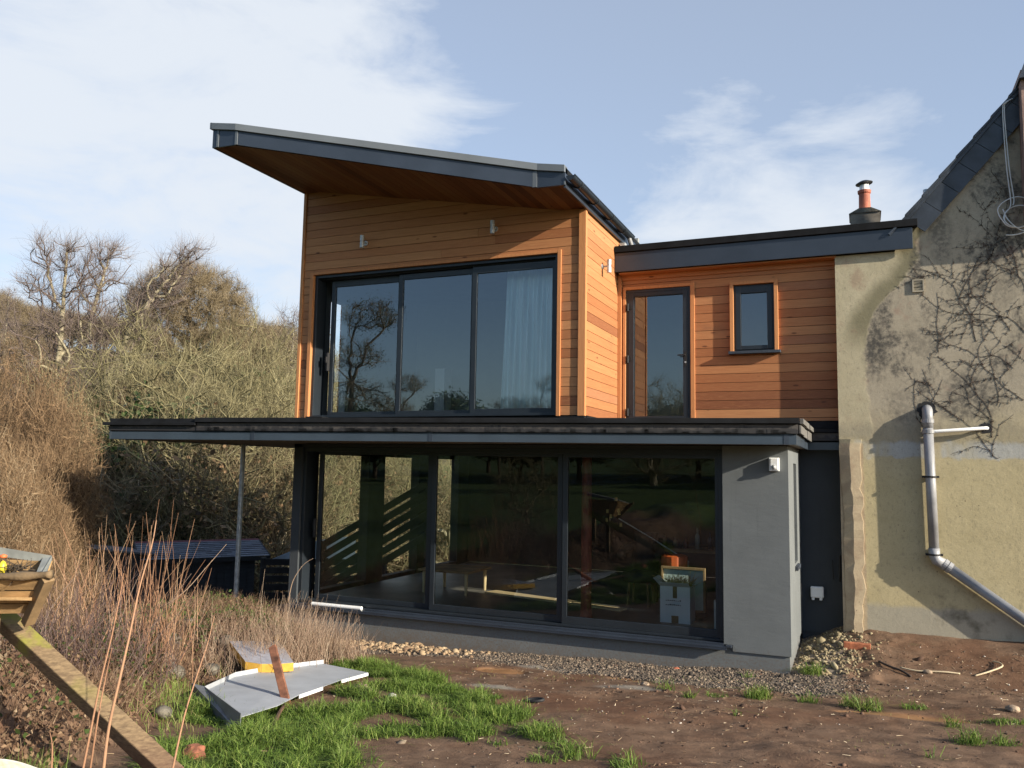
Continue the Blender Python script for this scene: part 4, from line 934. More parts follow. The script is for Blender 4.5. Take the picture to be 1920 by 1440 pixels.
bm = bmesh.new(); bmesh.ops.create_icosphere(bm, subdivisions=1, radius=1); ICO_V = np.array([v.co[:] for v in bm.verts]); ICO_F = np.array([[v.index for v in f.verts] for f in bm.faces]); bm.free()
def stones(name, pts, size, mat, seed, flat=.6):
    rg = np.random.RandomState(seed); k = len(pts); n = len(ICO_V)
    sc = size[:, None]*np.stack([rg.uniform(.7, 1.3, k), rg.uniform(.6, 1.1, k), rg.uniform(.45, .8, k)*flat/.6], 1)
    v = ICO_V[None]*(1+rg.uniform(-.22, .22, (k, n, 1)))*sc[:, None]
    an = rg.uniform(0, 6.28, k); ca, sa = np.cos(an)[:, None], np.sin(an)[:, None]
    x = v[..., 0]*ca-v[..., 1]*sa; y = v[..., 0]*sa+v[..., 1]*ca; tl = rg.normal(0, .25, (k, 1)); z = v[..., 2]+x*tl
    v = np.stack([x, y, z], -1)+pts[:, None]
    f = (ICO_F[None]+(np.arange(k)*n)[:, None, None]).reshape(-1, 3); a = np.repeat(rg.uniform(0, 1, k), len(ICO_F))
    return npmesh(name, v.reshape(-1, 3), f, mat, a=a)
M_gravel = var_mat('gravel_stone', [(0, (.045, .038, .032)), (.35, (.10, .08, .062)), (.6, (.17, .13, .095)), (.85, (.26, .205, .15)), (.97, (.30, .16, .10)), (1, (.48, .43, .37))])
rg = np.random.RandomState(1)
def scatter(n, xr, yr, maskf, seed):
    r = np.random.RandomState(seed); x = r.uniform(*xr, n); y = r.uniform(*yr, n); k = r.uniform(0, 1, n) < maskf(x, y); return x[k], y[k]
x, y = scatter(44000, (-4.6, 3.3), (-2.0, -.02), lambda x, y: gravmask(x, y, fbm(x*1.7, y*1.7, 4, 21)), 3)
sz = np.random.RandomState(4).lognormal(-4.75, .42, len(x)); o = stones('gravel', np.stack([x, y, H(x, y)+sz*.15], 1), sz, M_gravel, 5); o['kind'] = 'stuff'
x, y = scatter(7000, (-2, 6), (-6.5, 1.2), lambda x, y: .15+.55*sst(.5, .75, fbm(x*.9, y*.9, 3, 41))+.6*sst(-1.2, .3, y)*sst(2.4, 3, x), 6)
sz = np.random.RandomState(7).lognormal(-4.9, .45, len(x)); o = stones('grit', np.stack([x, y, H(x, y)], 1), sz, M_gravel, 8); o['kind'] = 'stuff'
M_tan = var_mat('tan_stone', [(0, (.20, .13, .08)), (.4, (.34, .24, .14)), (.8, (.42, .32, .20)), (1, (.40, .19, .10))])
x, y = scatter(1500, (-4.6, -1.2), (-1.0, -.05), lambda x, y: sst(-1.2, -3.2, x)*sst(.95, .35, -y+.3*(fbm(x*2, y*2, 2, 50)-.5)), 9)
sz = np.random.RandomState(10).lognormal(-3.5, .35, len(x)); o = stones('rubble', np.stack([x, y, H(x, y)+sz*.2], 1), sz, M_tan, 11, .7); o['kind'] = 'stuff'
M_rub = var_mat('mortar_rubble', [(0, (.13, .10, .06)), (.5, (.25, .20, .115)), (.85, (.34, .29, .18)), (1, (.26, .14, .08))])
x, y = scatter(2000, (2.38, 3.6), (.0, 1.85), lambda x, y: sst(3.5, 2.9, x)*sst(-.1, .5, y+.4*(fbm(x*2, y*2, 2, 50)-.5))*((y < 1.55) | (x < 2.93)), 12)
sz = np.random.RandomState(13).lognormal(-4.25, .5, len(x)); o = stones('mortar_rubble', np.stack([x, y, H(x, y)+sz*.1], 1), sz, M_rub, 14, .7); o['kind'] = 'stuff'
M_clod = var_mat('mud_clod', [(0, (.045, .027, .018)), (.6, (.11, .062, .04)), (1, (.17, .10, .07))])
x, y = scatter(9000, (-.4, 6), (-6.6, .9), lambda x, y: sst(.62, .76, fbm(x*1.6+5, y*3.0, 3, 61))+.03+.5*sst(.2, .9, y)*sst(3.2, 3.8, x), 15)
sz = np.random.RandomState(16).lognormal(-4.7, .5, len(x)); o = stones('mud_clods', np.stack([x, y, H(x, y)+sz*.1], 1), sz, M_clod, 17, .6); o['kind'] = 'stuff'
def stone1(name, px, py, r, mat, label, cat='stone', seed=1, sub=3, flat=.6, lift=.3, group=None, stretch=(1, 1)):
    bm = bmesh.new(); bmesh.ops.create_icosphere(bm, subdivisions=sub, radius=1); c = gp(px, py)
    for v in bm.verts:
        p = np.array(v.co); k = 1+.55*(float(fbm(np.array([p[0]*1.6+seed*7.1+p[2]]), np.array([p[1]*1.6+p[2]*.7]), 3, seed)[0])-.5)
        v.co = (p[0]*k*r*stretch[0], p[1]*k*r*stretch[1], p[2]*k*r*flat)
    me = bpy.data.meshes.new(name); bm.to_mesh(me); bm.free(); me.materials.append(mat)
    o = bpy.data.objects.new(name, me); COL.objects.link(o); o.location = (c[0], c[1], float(H(c[0], c[1]))+r*lift*flat); o.rotation_euler = (0, 0, seed*1.3)
    return tag(o, label, cat, group)
M_wst = simple('white_stone', (.45, .43, .39), .7, .1); M_rst = simple('red_brick_chip', (.42, .13, .07), .9, .2); M_bst = simple('buff_stone', (.34, .25, .17), .9, .3, 12, .5, 60)
stone1('stone', 735, 1310, .045, M_wst, 'white pebble on bare soil between two tufts of grass', seed=1)
stone1('stone', 677, 1300, .095, M_bst, 'largest pinkish buff stone on the grass near the grey metal sheet', seed=2)
stone1('stone', 674, 1290, .05, M_bst, 'small buff stone perched behind the larger one near the grey metal sheet', seed=9)
stone1('stone', 765, 1330, .035, M_wst, 'small pale stone low in the grass right of the white pebble', seed=3)
stone1('stone', 812, 1346, .055, M_bst, 'buff stone lying flat where the grass thins out', seed=4)
stone1('stone', 1145, 1232, .035, M_wst, 'white pebble on the gravel close under the grey plinth', seed=5)
stone1('stone', 1268, 1253, .04, M_rst, 'orange brick chip on the gravel under the grey plinth', 'brick chip', seed=6)
stone1('stone', 1210, 1285, .045, M_bst, 'pointed stone on the muddy edge of the gravel', seed=7)
stone1('stone', 1740, 1262, .05, M_bst, 'stone lying beside the pale hose on the mud', seed=8)
stone1('stone', 1900, 1343, .06, M_bst, 'round stone at the right edge beside a tuft of grass', seed=10)
stone1('brick', 362, 1425, .082, simple('worn_brick', (.27, .10, .055), .95, .35, 14, .8, 70), 'worn reddish brick lying by the foot of the timber beam', 'brick', seed=11, flat=.75, lift=.7)
c = gp(1607, 1218); q = MB(); q.box(c[0]-.165, c[0]+.165, c[1]-.04, c[1]+.06, c[2]-.02, c[2]+.085); o = q.build('brick', M_brick, bevel=.008); tag(o, 'orange brick lying flat at the foot of the corner between the two houses', 'brick')
c = gp(1003, 1317); q = MB(); q.tube(sm([c+np.array([.085*math.cos(a), .05*math.sin(a), .022+.012*math.cos(a)]) for a in np.linspace(0, 2*math.pi, 13)], 3), .016, 8); o = q.build('rubber_ring', M_black, smooth=True); tag(o, 'small black rubber ring lying on the mud', 'ring')
q = MB(); q.tube(sm([gp(1688, 1256)+np.array([0, 0, .03]), gp(1720, 1261)+np.array([0, 0, .02]), gp(1770, 1263)+np.array([0, 0, .02]), gp(1800, 1264)+np.array([0, 0, .005])]), .010, 6)
o = q.build('hose', simple('pale_hose', (.52, .42, .27), .7, .1), smooth=True); tag(o, 'straight pale length of hose half buried in the mud', 'hose')
q = MB(); q.tube(sm([gp(1828, 1267)+np.array([0, 0, .0]), gp(1850, 1264)+np.array([0, 0, .02]), gp(1872, 1258)+np.array([0, 0, .03]), gp(1880, 1253)+np.array([0, 0, .03]), gp(1874, 1246)+np.array([0, 0, .02]), gp(1862, 1240)+np.array([0, 0, 0])]), .010, 6)
o = q.build('hose', MATS['pale_hose'], smooth=True); tag(o, 'hooked pale length of hose near the foot of the old wall', 'hose')
q = MB(); q.tube(sm([gp(1648, 1243)+np.array([0, 0, .02]), gp(1668, 1254)+np.array([0, 0, .03]), gp(1690, 1262)+np.array([0, 0, .03]), gp(1708, 1270)+np.array([0, 0, .01])]), .014, 6)
o = q.build('root', simple('dark_root', (.06, .04, .03), .9), smooth=True); tag(o, 'dark root poking out of the mud left of the pale hose', 'root')
# ------------------------------------------------------------------ grass
M_grass = var_mat('grass_blade', [(0, (.03, .06, .012)), (.25, (.080, .145, .024)), (.55, (.16, .25, .045)), (.8, (.27, .33, .085)), (1, (.42, .37, .18))], .55, trans=.35)
def blades(name, x, y, h, wid, mat, seed, lean=.5, abase=None):
    r = np.random.RandomState(seed); k = len(x); z = H(x, y)-.01; an = r.uniform(0, 6.28, k); ln = r.gamma(2, lean*.5, k)*h
    dx, dy = np.cos(an)*ln, np.sin(an)*ln; pa = r.uniform(0, 6.28, k); wx, wy = np.cos(pa)*wid/2, np.sin(pa)*wid/2
    b0 = np.stack([x-wx, y-wy, z], 1); b1 = np.stack([x+wx, y+wy, z], 1)
    m0 = np.stack([x-wx*.8+dx*.3, y-wy*.8+dy*.3, z+h*.55], 1); m1 = np.stack([x+wx*.8+dx*.3, y+wy*.8+dy*.3, z+h*.55], 1)
    t0 = np.stack([x+dx-wx*.15, y+dy-wy*.15, z+h*.95-ln*.25], 1); t1 = np.stack([x+dx+wx*.15, y+dy+wy*.15, z+h*.95-ln*.25], 1)
    V = np.stack([b0, b1, m0, m1, t0, t1], 1).reshape(-1, 3); base = (np.arange(k)*6)[:, None, None]
    f = (base+np.array([[0, 1, 3, 2], [2, 3, 5, 4]])[None]).reshape(-1, 4)
    a = np.clip(r.beta(2.2, 2.2, k) if abase is None else abase, 0, 1); return npmesh(name, V, f, mat, a=np.repeat(a, 2))
def gm(x, y):
    d = grassden(x, y); n_ = fbm(x*3.5, y*3.5, 3, 70); return d*sst(.26, .46, n_+.25*(d-.5))
x, y = scatter(560000, (-4.4, 5.6), (-7.4, .2), gm, 20); r = np.random.RandomState(21)
cl2 = fbm(x*4, y*4, 3, 71); h = (.03+.11*sst(.25, .75, cl2))*r.uniform(.5, 1.4, len(x)); o = blades('grass', x, y, h, .0075, M_grass, 22, .85, abase=np.clip(r.beta(2.5, 2.5, len(x))*.75+.35*(cl2-.35), 0, 1)); o['kind'] = 'stuff'
# bits of straw, bark and leaf trodden into the mud
r = np.random.RandomState(28); n_d = 5200; x = r.uniform(-2.6, 5.8, n_d); y = r.uniform(-6.8, 1.3, n_d); k = r.uniform(0, 1, n_d) < .15+.6*sst(.45, .7, fbm(x*1.1+9, y*1.6, 3, 79))+.5*sst(0, .8, y)*sst(2.9, 3.4, x); x, y = x[k], y[k]
P_ = np.stack([x, y, H(x, y)+.006], 1); an = r.uniform(0, 6.28, len(x)); L_ = r.lognormal(-3.6, .55, len(x)); Q_ = P_+np.stack([np.cos(an)*L_, np.sin(an)*L_, r.normal(.004, .006, len(x))], 1)
V, F_ = prisms(P_, Q_, .0028*r.uniform(.6, 1.8, len(x)), .002, 3); M_deb = var_mat('straw_debris', [(0, (.05, .03, .02)), (.5, (.20, .13, .08)), (.85, (.42, .31, .19)), (1, (.58, .48, .34))]); o = npmesh('debris', V, F_, M_deb, a=np.repeat(r.uniform(0, 1, len(x)), 3)); o['kind'] = 'stuff'
# sparse yellowed blades
x, y = scatter(9000, (-2.2, 5.6), (-7.0, -.6), lambda x, y: sst(.50, .70, fbm(x*1.2, y*2.0, 3, 75))*.9, 24); r = np.random.RandomState(25)
o = blades('dry_grass', x, y, .03*r.uniform(.5, 1.6, len(x)), .004, M_grass, 26, .9, abase=r.uniform(.85, 1, len(x))); o['kind'] = 'stuff'
# ================================================================== TREES AND SHRUBS
M_bark = simple('pale_bark', (.30, .26, .17), .9, .4, 5, .5, 30)
M_barkd = simple('dark_bark', (.10, .075, .05), .9, .4, 5, .5, 30)
def twig_mat(name, stops): return var_mat(name, stops, .9)
M_tw_br = twig_mat('russet_twigs', [(0, (.07, .045, .028)), (.4, (.17, .11, .062)), (.75, (.29, .19, .105)), (1, (.42, .33, .21))])
M_tw_ol = twig_mat('lichened_twigs', [(0, (.065, .055, .030)), (.4, (.155, .135, .070)), (.8, (.26, .23, .12)), (1, (.38, .35, .21))])
M_tw_ok = twig_mat('oak_twigs', [(0, (.08, .06, .038)), (.4, (.155, .12, .072)), (.8, (.24, .19, .115)), (1, (.34, .28, .18))])
M_tw_gy = twig_mat('grey_brown_twigs', [(0, (.08, .06, .055)), (.5, (.16, .125, .11)), (1, (.28, .23, .19))])
M_ivy = var_mat('ivy_leaf', [(0, (.010, .025, .008)), (.5, (.025, .055, .015)), (.85, (.05, .09, .025)), (1, (.14, .17, .07))], .5)
M_weed = var_mat('green_weed_leaf', [(0, (.03, .05, .012)), (.5, (.07, .11, .028)), (1, (.17, .20, .06))], .6, trans=.3)
M_dead = var_mat('dead_leaf', [(0, (.07, .04, .025)), (.4, (.17, .10, .06)), (.8, (.30, .20, .12)), (1, (.45, .36, .24))], .8, trans=.2)
M_rleaf = var_mat('russet_leaf', [(0, (.035, .024, .014)), (.35, (.12, .078, .042)), (.7, (.26, .165, .09)), (1, (.42, .30, .18))], .8, trans=.15)
def skeleton(root, pts, bf=.3):
    P = [np.asarray(root, float)]; par = [-1]; pl_ = [0.0]
    order = np.argsort(np.linalg.norm(pts-P[0], axis=1)); A = np.zeros((len(pts)+1, 3)); A[0] = P[0]; L = np.zeros(len(pts)+1)
    for n_, i in enumerate(order):
        d = np.linalg.norm(A[:n_+1]-pts[i], axis=1); c = d+bf*L[:n_+1]+2.0*np.maximum(0, A[:n_+1, 2]-pts[i][2]-.1)*.3
        j = int(np.argmin(c)); A[n_+1] = pts[i]; L[n_+1] = L[j]+d[j]; par.append(j)
    return A, np.array(par), L
def twigs(P, dirv, k, ln, r0, rs, jit=.7, up=.25, spread=.12):
    """k fine 2-segment ribbons springing from every node"""
    n = len(P)*k; b = np.repeat(P, k, 0)+rs.normal(0, spread, (n, 3)); d = np.repeat(dirv, k, 0)+rs.normal(0, jit, (n, 3)); d[:, 2] += up
    d /= np.linalg.norm(d, axis=1, keepdims=True); L = ln*rs.uniform(.45, 1.3, n)[:, None]
    m1 = b+d*L*.5; d2 = d+rs.normal(0, .3, (n, 3)); d2[:, 2] += up*.4; d2 /= np.linalg.norm(d2, axis=1, keepdims=True); e = m1+d2*L*.5
    w_ = np.cross(d, rs.normal(0, 1, (n, 3))); w_ /= np.linalg.norm(w_, axis=1, keepdims=True); r = (r0*rs.uniform(.7, 1.3, n))[:, None]
    V = np.stack([b-w_*r, b+w_*r, m1-w_*r*.75, m1+w_*r*.75, e-w_*r*.3, e+w_*r*.3], 1).reshape(-1, 3); base = (np.arange(n)*6)[:, None, None]
    return V, (base+np.array([[0, 1, 3, 2], [2, 3, 5, 4]])[None]).reshape(-1, 4), np.repeat(rs.beta(2, 2, n), 2)
def leafquads(P, k, spread, size, rs):
    n = len(P)*k; c = np.repeat(P, k, 0)+rs.normal(0, 1, (n, 3))*spread; a = rs.normal(0, 1, (n, 3)); a /= np.linalg.norm(a, axis=1, keepdims=True)
    b = np.cross(a, rs.normal(0, 1, (n, 3))); b /= np.linalg.norm(b, axis=1, keepdims=True); s = (size*rs.uniform(.6, 1.4, n))[:, None]
    V = np.stack([c-a*s, c+b*s*.6, c+a*s, c-b*s*.6], 1).reshape(-1, 3); f = np.arange(n*4).reshape(-1, 4)
    return V, f, rs.beta(2, 2, n)
def make_tree(name, label, cat, trunk_h, pts, seed, bark, tw, ktw=12, ln=.5, tr=.006, r_base=.18, group=None, leaves=None, twdir=.8, up=.25, bf=.3, wob=.05, thick=.02, expo=.42, lean=(0, 0), spread=.12, ivy=None, leafmat=None):
    rs = np.random.RandomState(seed); t_ = thing(name, label, cat, (0, 0, 0), group)
    root = np.array([lean[0], lean[1], trunk_h]); A, par, L = skeleton(root, pts, bf)
    n = len(A); cnt = np.zeros(n)
    ch = np.zeros(n, int)
    for i in range(n-1, 0, -1):
        cnt[i] += 1 if ch[i] == 0 else 0; cnt[par[i]] += cnt[i]; ch[par[i]] += 1
    cnt[0] = max(cnt[0], 1); R = r_base*(cnt/cnt[0])**expo; R = np.maximum(R, .006)
    i = np.arange(1, n); P0 = A[par[i]].copy(); P1 = A[i].copy(); mid = (P0+P1)/2+rs.normal(0, wob, (n-1, 3))*np.linalg.norm(P1-P0, axis=1, keepdims=True)*2
    r0 = np.minimum(R[par[i]], R[i]*1.35); r1 = R[i]; big = r1 > thick
    Va, Fa = [], []; off = 0
    k = int(max(3, trunk_h/.8)); tz = np.linspace(-.6, trunk_h, k+1); tp_ = np.stack([lean[0]*(tz/trunk_h)**1.5*(tz > 0)+rs.normal(0, .04, k+1)*(tz > 0)*(tz < trunk_h-.01), lean[1]*(np.clip(tz, 0, 99)/trunk_h)**1.5+rs.normal(0, .04, k+1)*(tz > 0)*(tz < trunk_h-.01), tz], 1)
    tr_r = r_base*(1.25-.25*np.linspace(0, 1, k+1)); tr_r[0] *= 1.25
    v_, f_ = prisms(tp_[:-1], tp_[1:], tr_r[:-1], tr_r[1:], 9); Va.append(v_); Fa.append(f_); off += len(v_)
    if big.any():
        for a_, b_, ra, rb in ((P0[big], mid[big], r0[big], (r0[big]+r1[big])/2), (mid[big], P1[big], (r0[big]+r1[big])/2, r1[big])):
            v_, f_ = prisms(a_, b_, ra, rb, 6); Va.append(v_); Fa.append(f_+off); off += len(v_)
    npmesh('trunk', np.vstack(Va), np.vstack(Fa), bark, t_, smooth=True)
    sm_ = ~big; Va, Fa, Aa = [], [], []; off = 0
    for a_, b_, ra, rb in ((P0[sm_], mid[sm_], r0[sm_], (r0[sm_]+r1[sm_])/2), (mid[sm_], P1[sm_], (r0[sm_]+r1[sm_])/2, r1[sm_])):
        v_, f_ = prisms(a_, b_, ra, rb, 3); Va.append(v_); Fa.append(f_+off); off += len(v_); Aa.append(np.full(len(f_), .55))
    cen = A.mean(0); dv_ = A[1:]-A[par[1:]]; dv_ /= np.linalg.norm(dv_, axis=1, keepdims=True)+1e-9; sel = R[1:] < thick*1.8
    q_ = (P0[sel]+P1[sel])/2; q_ = np.vstack([q_, P1[sel]]); dd_ = np.vstack([dv_[sel]]*2)*twdir
    v_, f_, a_ = twigs(q_, dd_, ktw, ln, tr, rs, up=up, spread=spread); Va.append(v_); Fa.append(f_+off); off += len(v_); Aa.append(a_)
    npmesh('crown', np.vstack(Va), np.vstack(Fa), tw, t_, a=np.concatenate(Aa))
    if leaves: v_, f_, a_ = leafquads(q_, *leaves, rs); npmesh('foliage', v_, f_, leafmat or M_ivy, t_, a=a_)
    if ivy:
        c_ = np.array(ivy[0]); sel2 = np.linalg.norm((A-c_)/np.array(ivy[1]), axis=1) < 1
        if sel2.any(): v_, f_, a_ = leafquads(A[sel2], ivy[2], ivy[3], ivy[4], rs); npmesh('ivy', v_, f_, M_ivy, t_, a=a_)
    return t_
def dome(n, rx, ry, rz, z0, rs, shell=.55, low=-.25):
    out = []
    while len(out) < n:
        p = rs.uniform(-1, 1, 3); r = np.linalg.norm(p)
        if r > 1 or p[2] < low: continue
        if r < shell and rs.rand() < .75: continue
        bump_ = 1+.07*math.sin(5*math.atan2(p[1], p[0])+3*p[2])+.05*math.sin(9*math.atan2(p[1], p[0])*1.3+7*p[2]); out.append((p[0]*rx*bump_, p[1]*ry*bump_, z0+p[2]*rz*bump_))
    return np.array(out)
def place(o, px, py_top, t, h_total, rot=0, label=None):
    """stand a tree on the hillside in the direction of px, tall enough to reach py_top"""
    p = at(px, py_top, t); z = float(H(p[0], p[1])); s = (p[2]-z)/h_total
    o.location = (p[0], p[1], z); o.scale = (s, s, s); o.rotation_euler = (0, 0, rot)
    if label: o['label'] = label
    return o
def dup(o, label):
    c = o.copy(); COL.objects.link(c); c['label'] = label
    for ch in list(o.children):
        k = ch.copy(); COL.objects.link(k); k.parent = c
    return c
rs = np.random.RandomState(77)
# the big round oak
pts = dome(1900, 4.0, 4.0, 3.7, 10.1, rs, .72, -.72)
oak = make_tree('oak_tree', 'broad round-topped leafless oak, its dense crown against the sky', 'tree', 5.2, pts, 1, M_barkd, M_tw_ok, 17, .55, .0062, .34, bf=.30, thick=.05, up=.35, ivy=((1.5, -1.0, 8.5), (1.3, 1.5, 1.7), 10, .25, .08))
place(oak, 362, 494, 50, 13.9, .4)
# tall thin bare trees with pale trunks
def tall(seed, n=620, w=2.4, lean=(0, 0)):
    r = np.random.RandomState(seed); out = []
    while len(out) < n:
        z = r.uniform(.30, 1.0); rad = (1-abs(z-.58)/.6)**.7; a = r.uniform(0, 6.28); q_ = r.uniform(0, 1)**.6*rad*w
        out.append((q_*math.cos(a)+lean[0]*z*z, q_*math.sin(a)+lean[1]*z*z, z*11))
    ax = np.array([(lean[0]*z*z, lean[1]*z*z, z*11) for z in np.linspace(.32, 1.0, 34)])
    return np.vstack([np.array(out), ax])
gT = 'tall bare pale-trunked trees on the slope'
ta = make_tree('bare_tree', 'tall leafless pale-trunked tree at the left end of its group on the slope', 'tree', 3.4, tall(3, 430, 2.7), 3, M_bark, M_tw_gy, 8, .75, .0045, .17, gT, bf=.45, up=.45, thick=.04, spread=.06)
place(ta, 128, 440, 44, 11.3, .0)
tb_ = make_tree('bare_tree', 'middle leafless pale-trunked tree with crossing limbs, between two taller ones', 'tree', 3.9, tall(5, 300, 2.1, (1.2, -1.6)), 5, M_bark, M_tw_gy, 7, .75, .0045, .15, gT, bf=.45, up=.45, thick=.04, spread=.06)
place(tb_, 152, 452, 46, 11.3, 1.0)
td = make_tree('bare_tree', 'leafless pale-trunked tree leaning right, its thin top swept over toward the round oak', 'tree', 3.4, tall(8, 330, 1.8, (3.2, -3.2)), 8, M_bark, M_tw_gy, 7, .75, .0045, .16, gT, bf=.45, up=.45, thick=.04, lean=(.5, -.5), spread=.06)
place(td, 176, 448, 45, 11.3, 1.2)
# yellow-green lichened trees, two moulds
gL = 'lichened bare trees in front of the oak'
def spready(seed, n=560, w=3.4, h=6.5):
    r = np.random.RandomState(seed); p = dome(n, w, w, h*.52, h*.52, r, .3, -.75); return p
la = make_tree('lichened_tree', 'yellow-green lichened bare tree with a fan of forking limbs in front of the oak', 'tree', 1.0, spready(11), 11, M_bark, M_tw_ol, 11, .50, .0040, .20, gL, bf=.40, up=.35, thick=.035, expo=.5, spread=.08)
lb = make_tree('lichened_tree', 'yellow-green lichened bare tree whose limbs reach toward the building', 'tree', .7, spready(13, 600, 3.9, 6.2), 13, M_bark, M_tw_ol, 11, .50, .0040, .21, gL, bf=.35, up=.3, thick=.035, expo=.5, spread=.08)
place(la, 312, 585, 31, 6.9, .3); place(lb, 425, 615, 29, 6.6, 1.9)
spots = [(la, 368, 660, 27, 2.2, 'lower lichened tree right below the oak crown, its limbs bare and pale'), (lb, 500, 640, 33, .5, 'pale lichened tree nearest the cedar wall, top level with the window head'),
         (la, 535, 590, 40, 3.6, 'slender pale tree rising just left of the cedar wall'),          (la, 460, 760, 25, 5.1, 'lichened tree leaning over the far side of the canopy roof'), (lb, 560, 690, 36, 3.3, 'lichened tree mostly hidden behind the cedar corner'),
         (la, 600, 800, 38, 1.4, 'pale tree seen through the left patio pane'), (lb, 700, 800, 37, 4.9, 'pale forked tree seen through the glass beside the dark indoor post'),
         (la, 790, 810, 38, .2, 'pale tree seen through the narrow gap between the indoor posts'), (lb, 850, 800, 33, 2.7, 'pale tree seen through the middle patio pane')]
for o, px, py, t, rot, lab in spots: place(dup(o, lab), px, py, t, 6.8, rot)
# bushes: russet and olive
def bush(seed, n, w, h, tw, ktw, ln, name, label, cat, group, tr=.006, jit=.7, leaves=None, leafmat=None):
    r = np.random.RandomState(seed); p = dome(n, w, w, h*.55, h*.45, r, .45, -.8); p[:, 2] = np.maximum(p[:, 2], .1)
    return make_tree(name, label, cat, .12, p, seed, M_barkd, tw, ktw, ln, tr, .05, group, bf=.05, up=.35, thick=.03, expo=.5, leaves=leaves, spread=.12, leafmat=leafmat)
gB = 'russet leafless bushes on the left'
ba = bush(21, 1300, 2.0, 6.6, M_tw_br, 10, .42, 'russet_bush', 'x', 'bush', gB, .0042, .7, (9, .13, .022), M_rleaf); bb_ = bush(22, 1300, 2.2, 6.6, M_tw_br, 10, .44, 'russet_bush', 'x', 'bush', gB, .0042, .7, (9, .13, .022), M_rleaf)
L_b = [('foremost russet bush at the left edge above the timber trough', 15, 800, 11.5), ('russet bush just right of the trough, before the slope', 62, 830, 12.0), ('russet bush highest at the left edge, catching the sun', 0, 665, 14.5),
       ('bright russet bush below the leftmost pale trunk', 60, 655, 14.2), ('russet bush in front of the middle pale trunk', 108, 690, 14.8), ('russet bush in the distance beside the tip of the canopy roof', 215, 730, 28), ('russet bush in the distance above the left end of the shed', 190, 820, 25), ('russet bush in the distance behind the pale trunks, low', 150, 735, 27), ('russet bush in the distance right above the low dark store', 165, 900, 25), ('russet bush in the distance between ivy and shed', 262, 790, 30),
       ('brown bush showing low under the canopy tip', 262, 850, 29), ('russet bush seen behind the canopy post', 470, 890, 28), ('brown bush at the left foot of the dark window surround', 535, 905, 27),
       ('brown bush touching the shed ridge in its middle', 330, 900, 28), ('brown bush seen through the left patio pane low down', 640, 900, 35), ('brown bush right behind the shed ridge, right part', 420, 925, 27)]
for i, (lab, px, py, t) in enumerate(L_b):
    o = [ba, bb_][i % 2]
    if i > 1: o = dup(o, lab)
    o['label'] = lab; place(o, px, py, t, 6.9, i*1.7)
    if t < 16: o.scale = (o.scale[0]*.52, o.scale[1]*.52, o.scale[2])
gO = 'olive scrubby bushes on the slope'
oa = bush(31, 420, 2.3, 3.2, M_tw_ok, 8, .5, 'olive_bush', 'x', 'bush', gO, .006, .8, (8, .22, .04), M_rleaf)
L_o = [('olive bush under the round oak', 300, 760, 30), ('olive bush with tangled twigs right of the ivy thicket', 400, 790, 26), ('olive bush close behind the shed ridge', 330, 870, 30), ('olive bush just left of the dark window surround', 510, 800, 30),
       ('yellowish bush behind the top of the canopy post', 450, 850, 29), ('olive bush low behind the right end of the shed roof', 505, 950, 27), ('yellow-olive scrub below the hill crest at the left edge', 30, 625, 58), ('yellow-olive scrub beside the green field patch', 95, 640, 60),
       ('olive scrub behind the pale trunks', 200, 655, 52), ('olive scrub under the oak, left side', 255, 665, 50), ('olive bush seen in the upper left corner of the patio glass', 620, 850, 36), ('olive bush seen through the patio glass beyond the posts', 745, 870, 35), ('olive bush seen low through the patio glass', 690, 930, 34), ('olive bush behind the fence seen through the middle pane', 840, 900, 35), ('olive scrub between oak and cedar wall', 520, 720, 44), ('olive scrub under the right of the oak', 440, 700, 44)]
for i, (lab, px, py, t) in enumerate(L_o):
    o = oa if i == 0 else dup(oa, lab)
    o['label'] = lab; place(o, px, py, t, 3.3, i*1.3)
# ivy-clad evergreens
gI = 'dark ivy-covered thickets'
r = np.random.RandomState(41)
iv = make_tree('ivy_thicket', 'x', 'tree', .8, dome(420, 1.7, 1.7, 2.2, 2.6, r, .3, -.8), 41, M_barkd, M_tw_ol, 3, .5, .006, .10, gI, leaves=(13, .24, .085), thick=.03)
L_i = [('dark ivy-clad tree in the middle of the slope right of the russet bushes', 295, 745, 27), ('dark evergreen thicket right behind the canopy roof tip', 335, 800, 29), ('dark evergreen showing below the canopy soffit, left of the post', 290, 850, 28), ('dark evergreen showing below the canopy soffit near the post', 385, 845, 29), ('low ivy thicket beyond the shed ridge', 425, 950, 26), ('dark ivy thicket in shade at the left edge behind the trough', 20, 975, 18), ('ivy-clad trunk right of the oak', 470, 690, 42)]
for i, (lab, px, py, t) in enumerate(L_i):
    o = iv if i == 0 else dup(iv, lab)
    o['label'] = lab; place(o, px, py, t, 4.9, i*2.1)
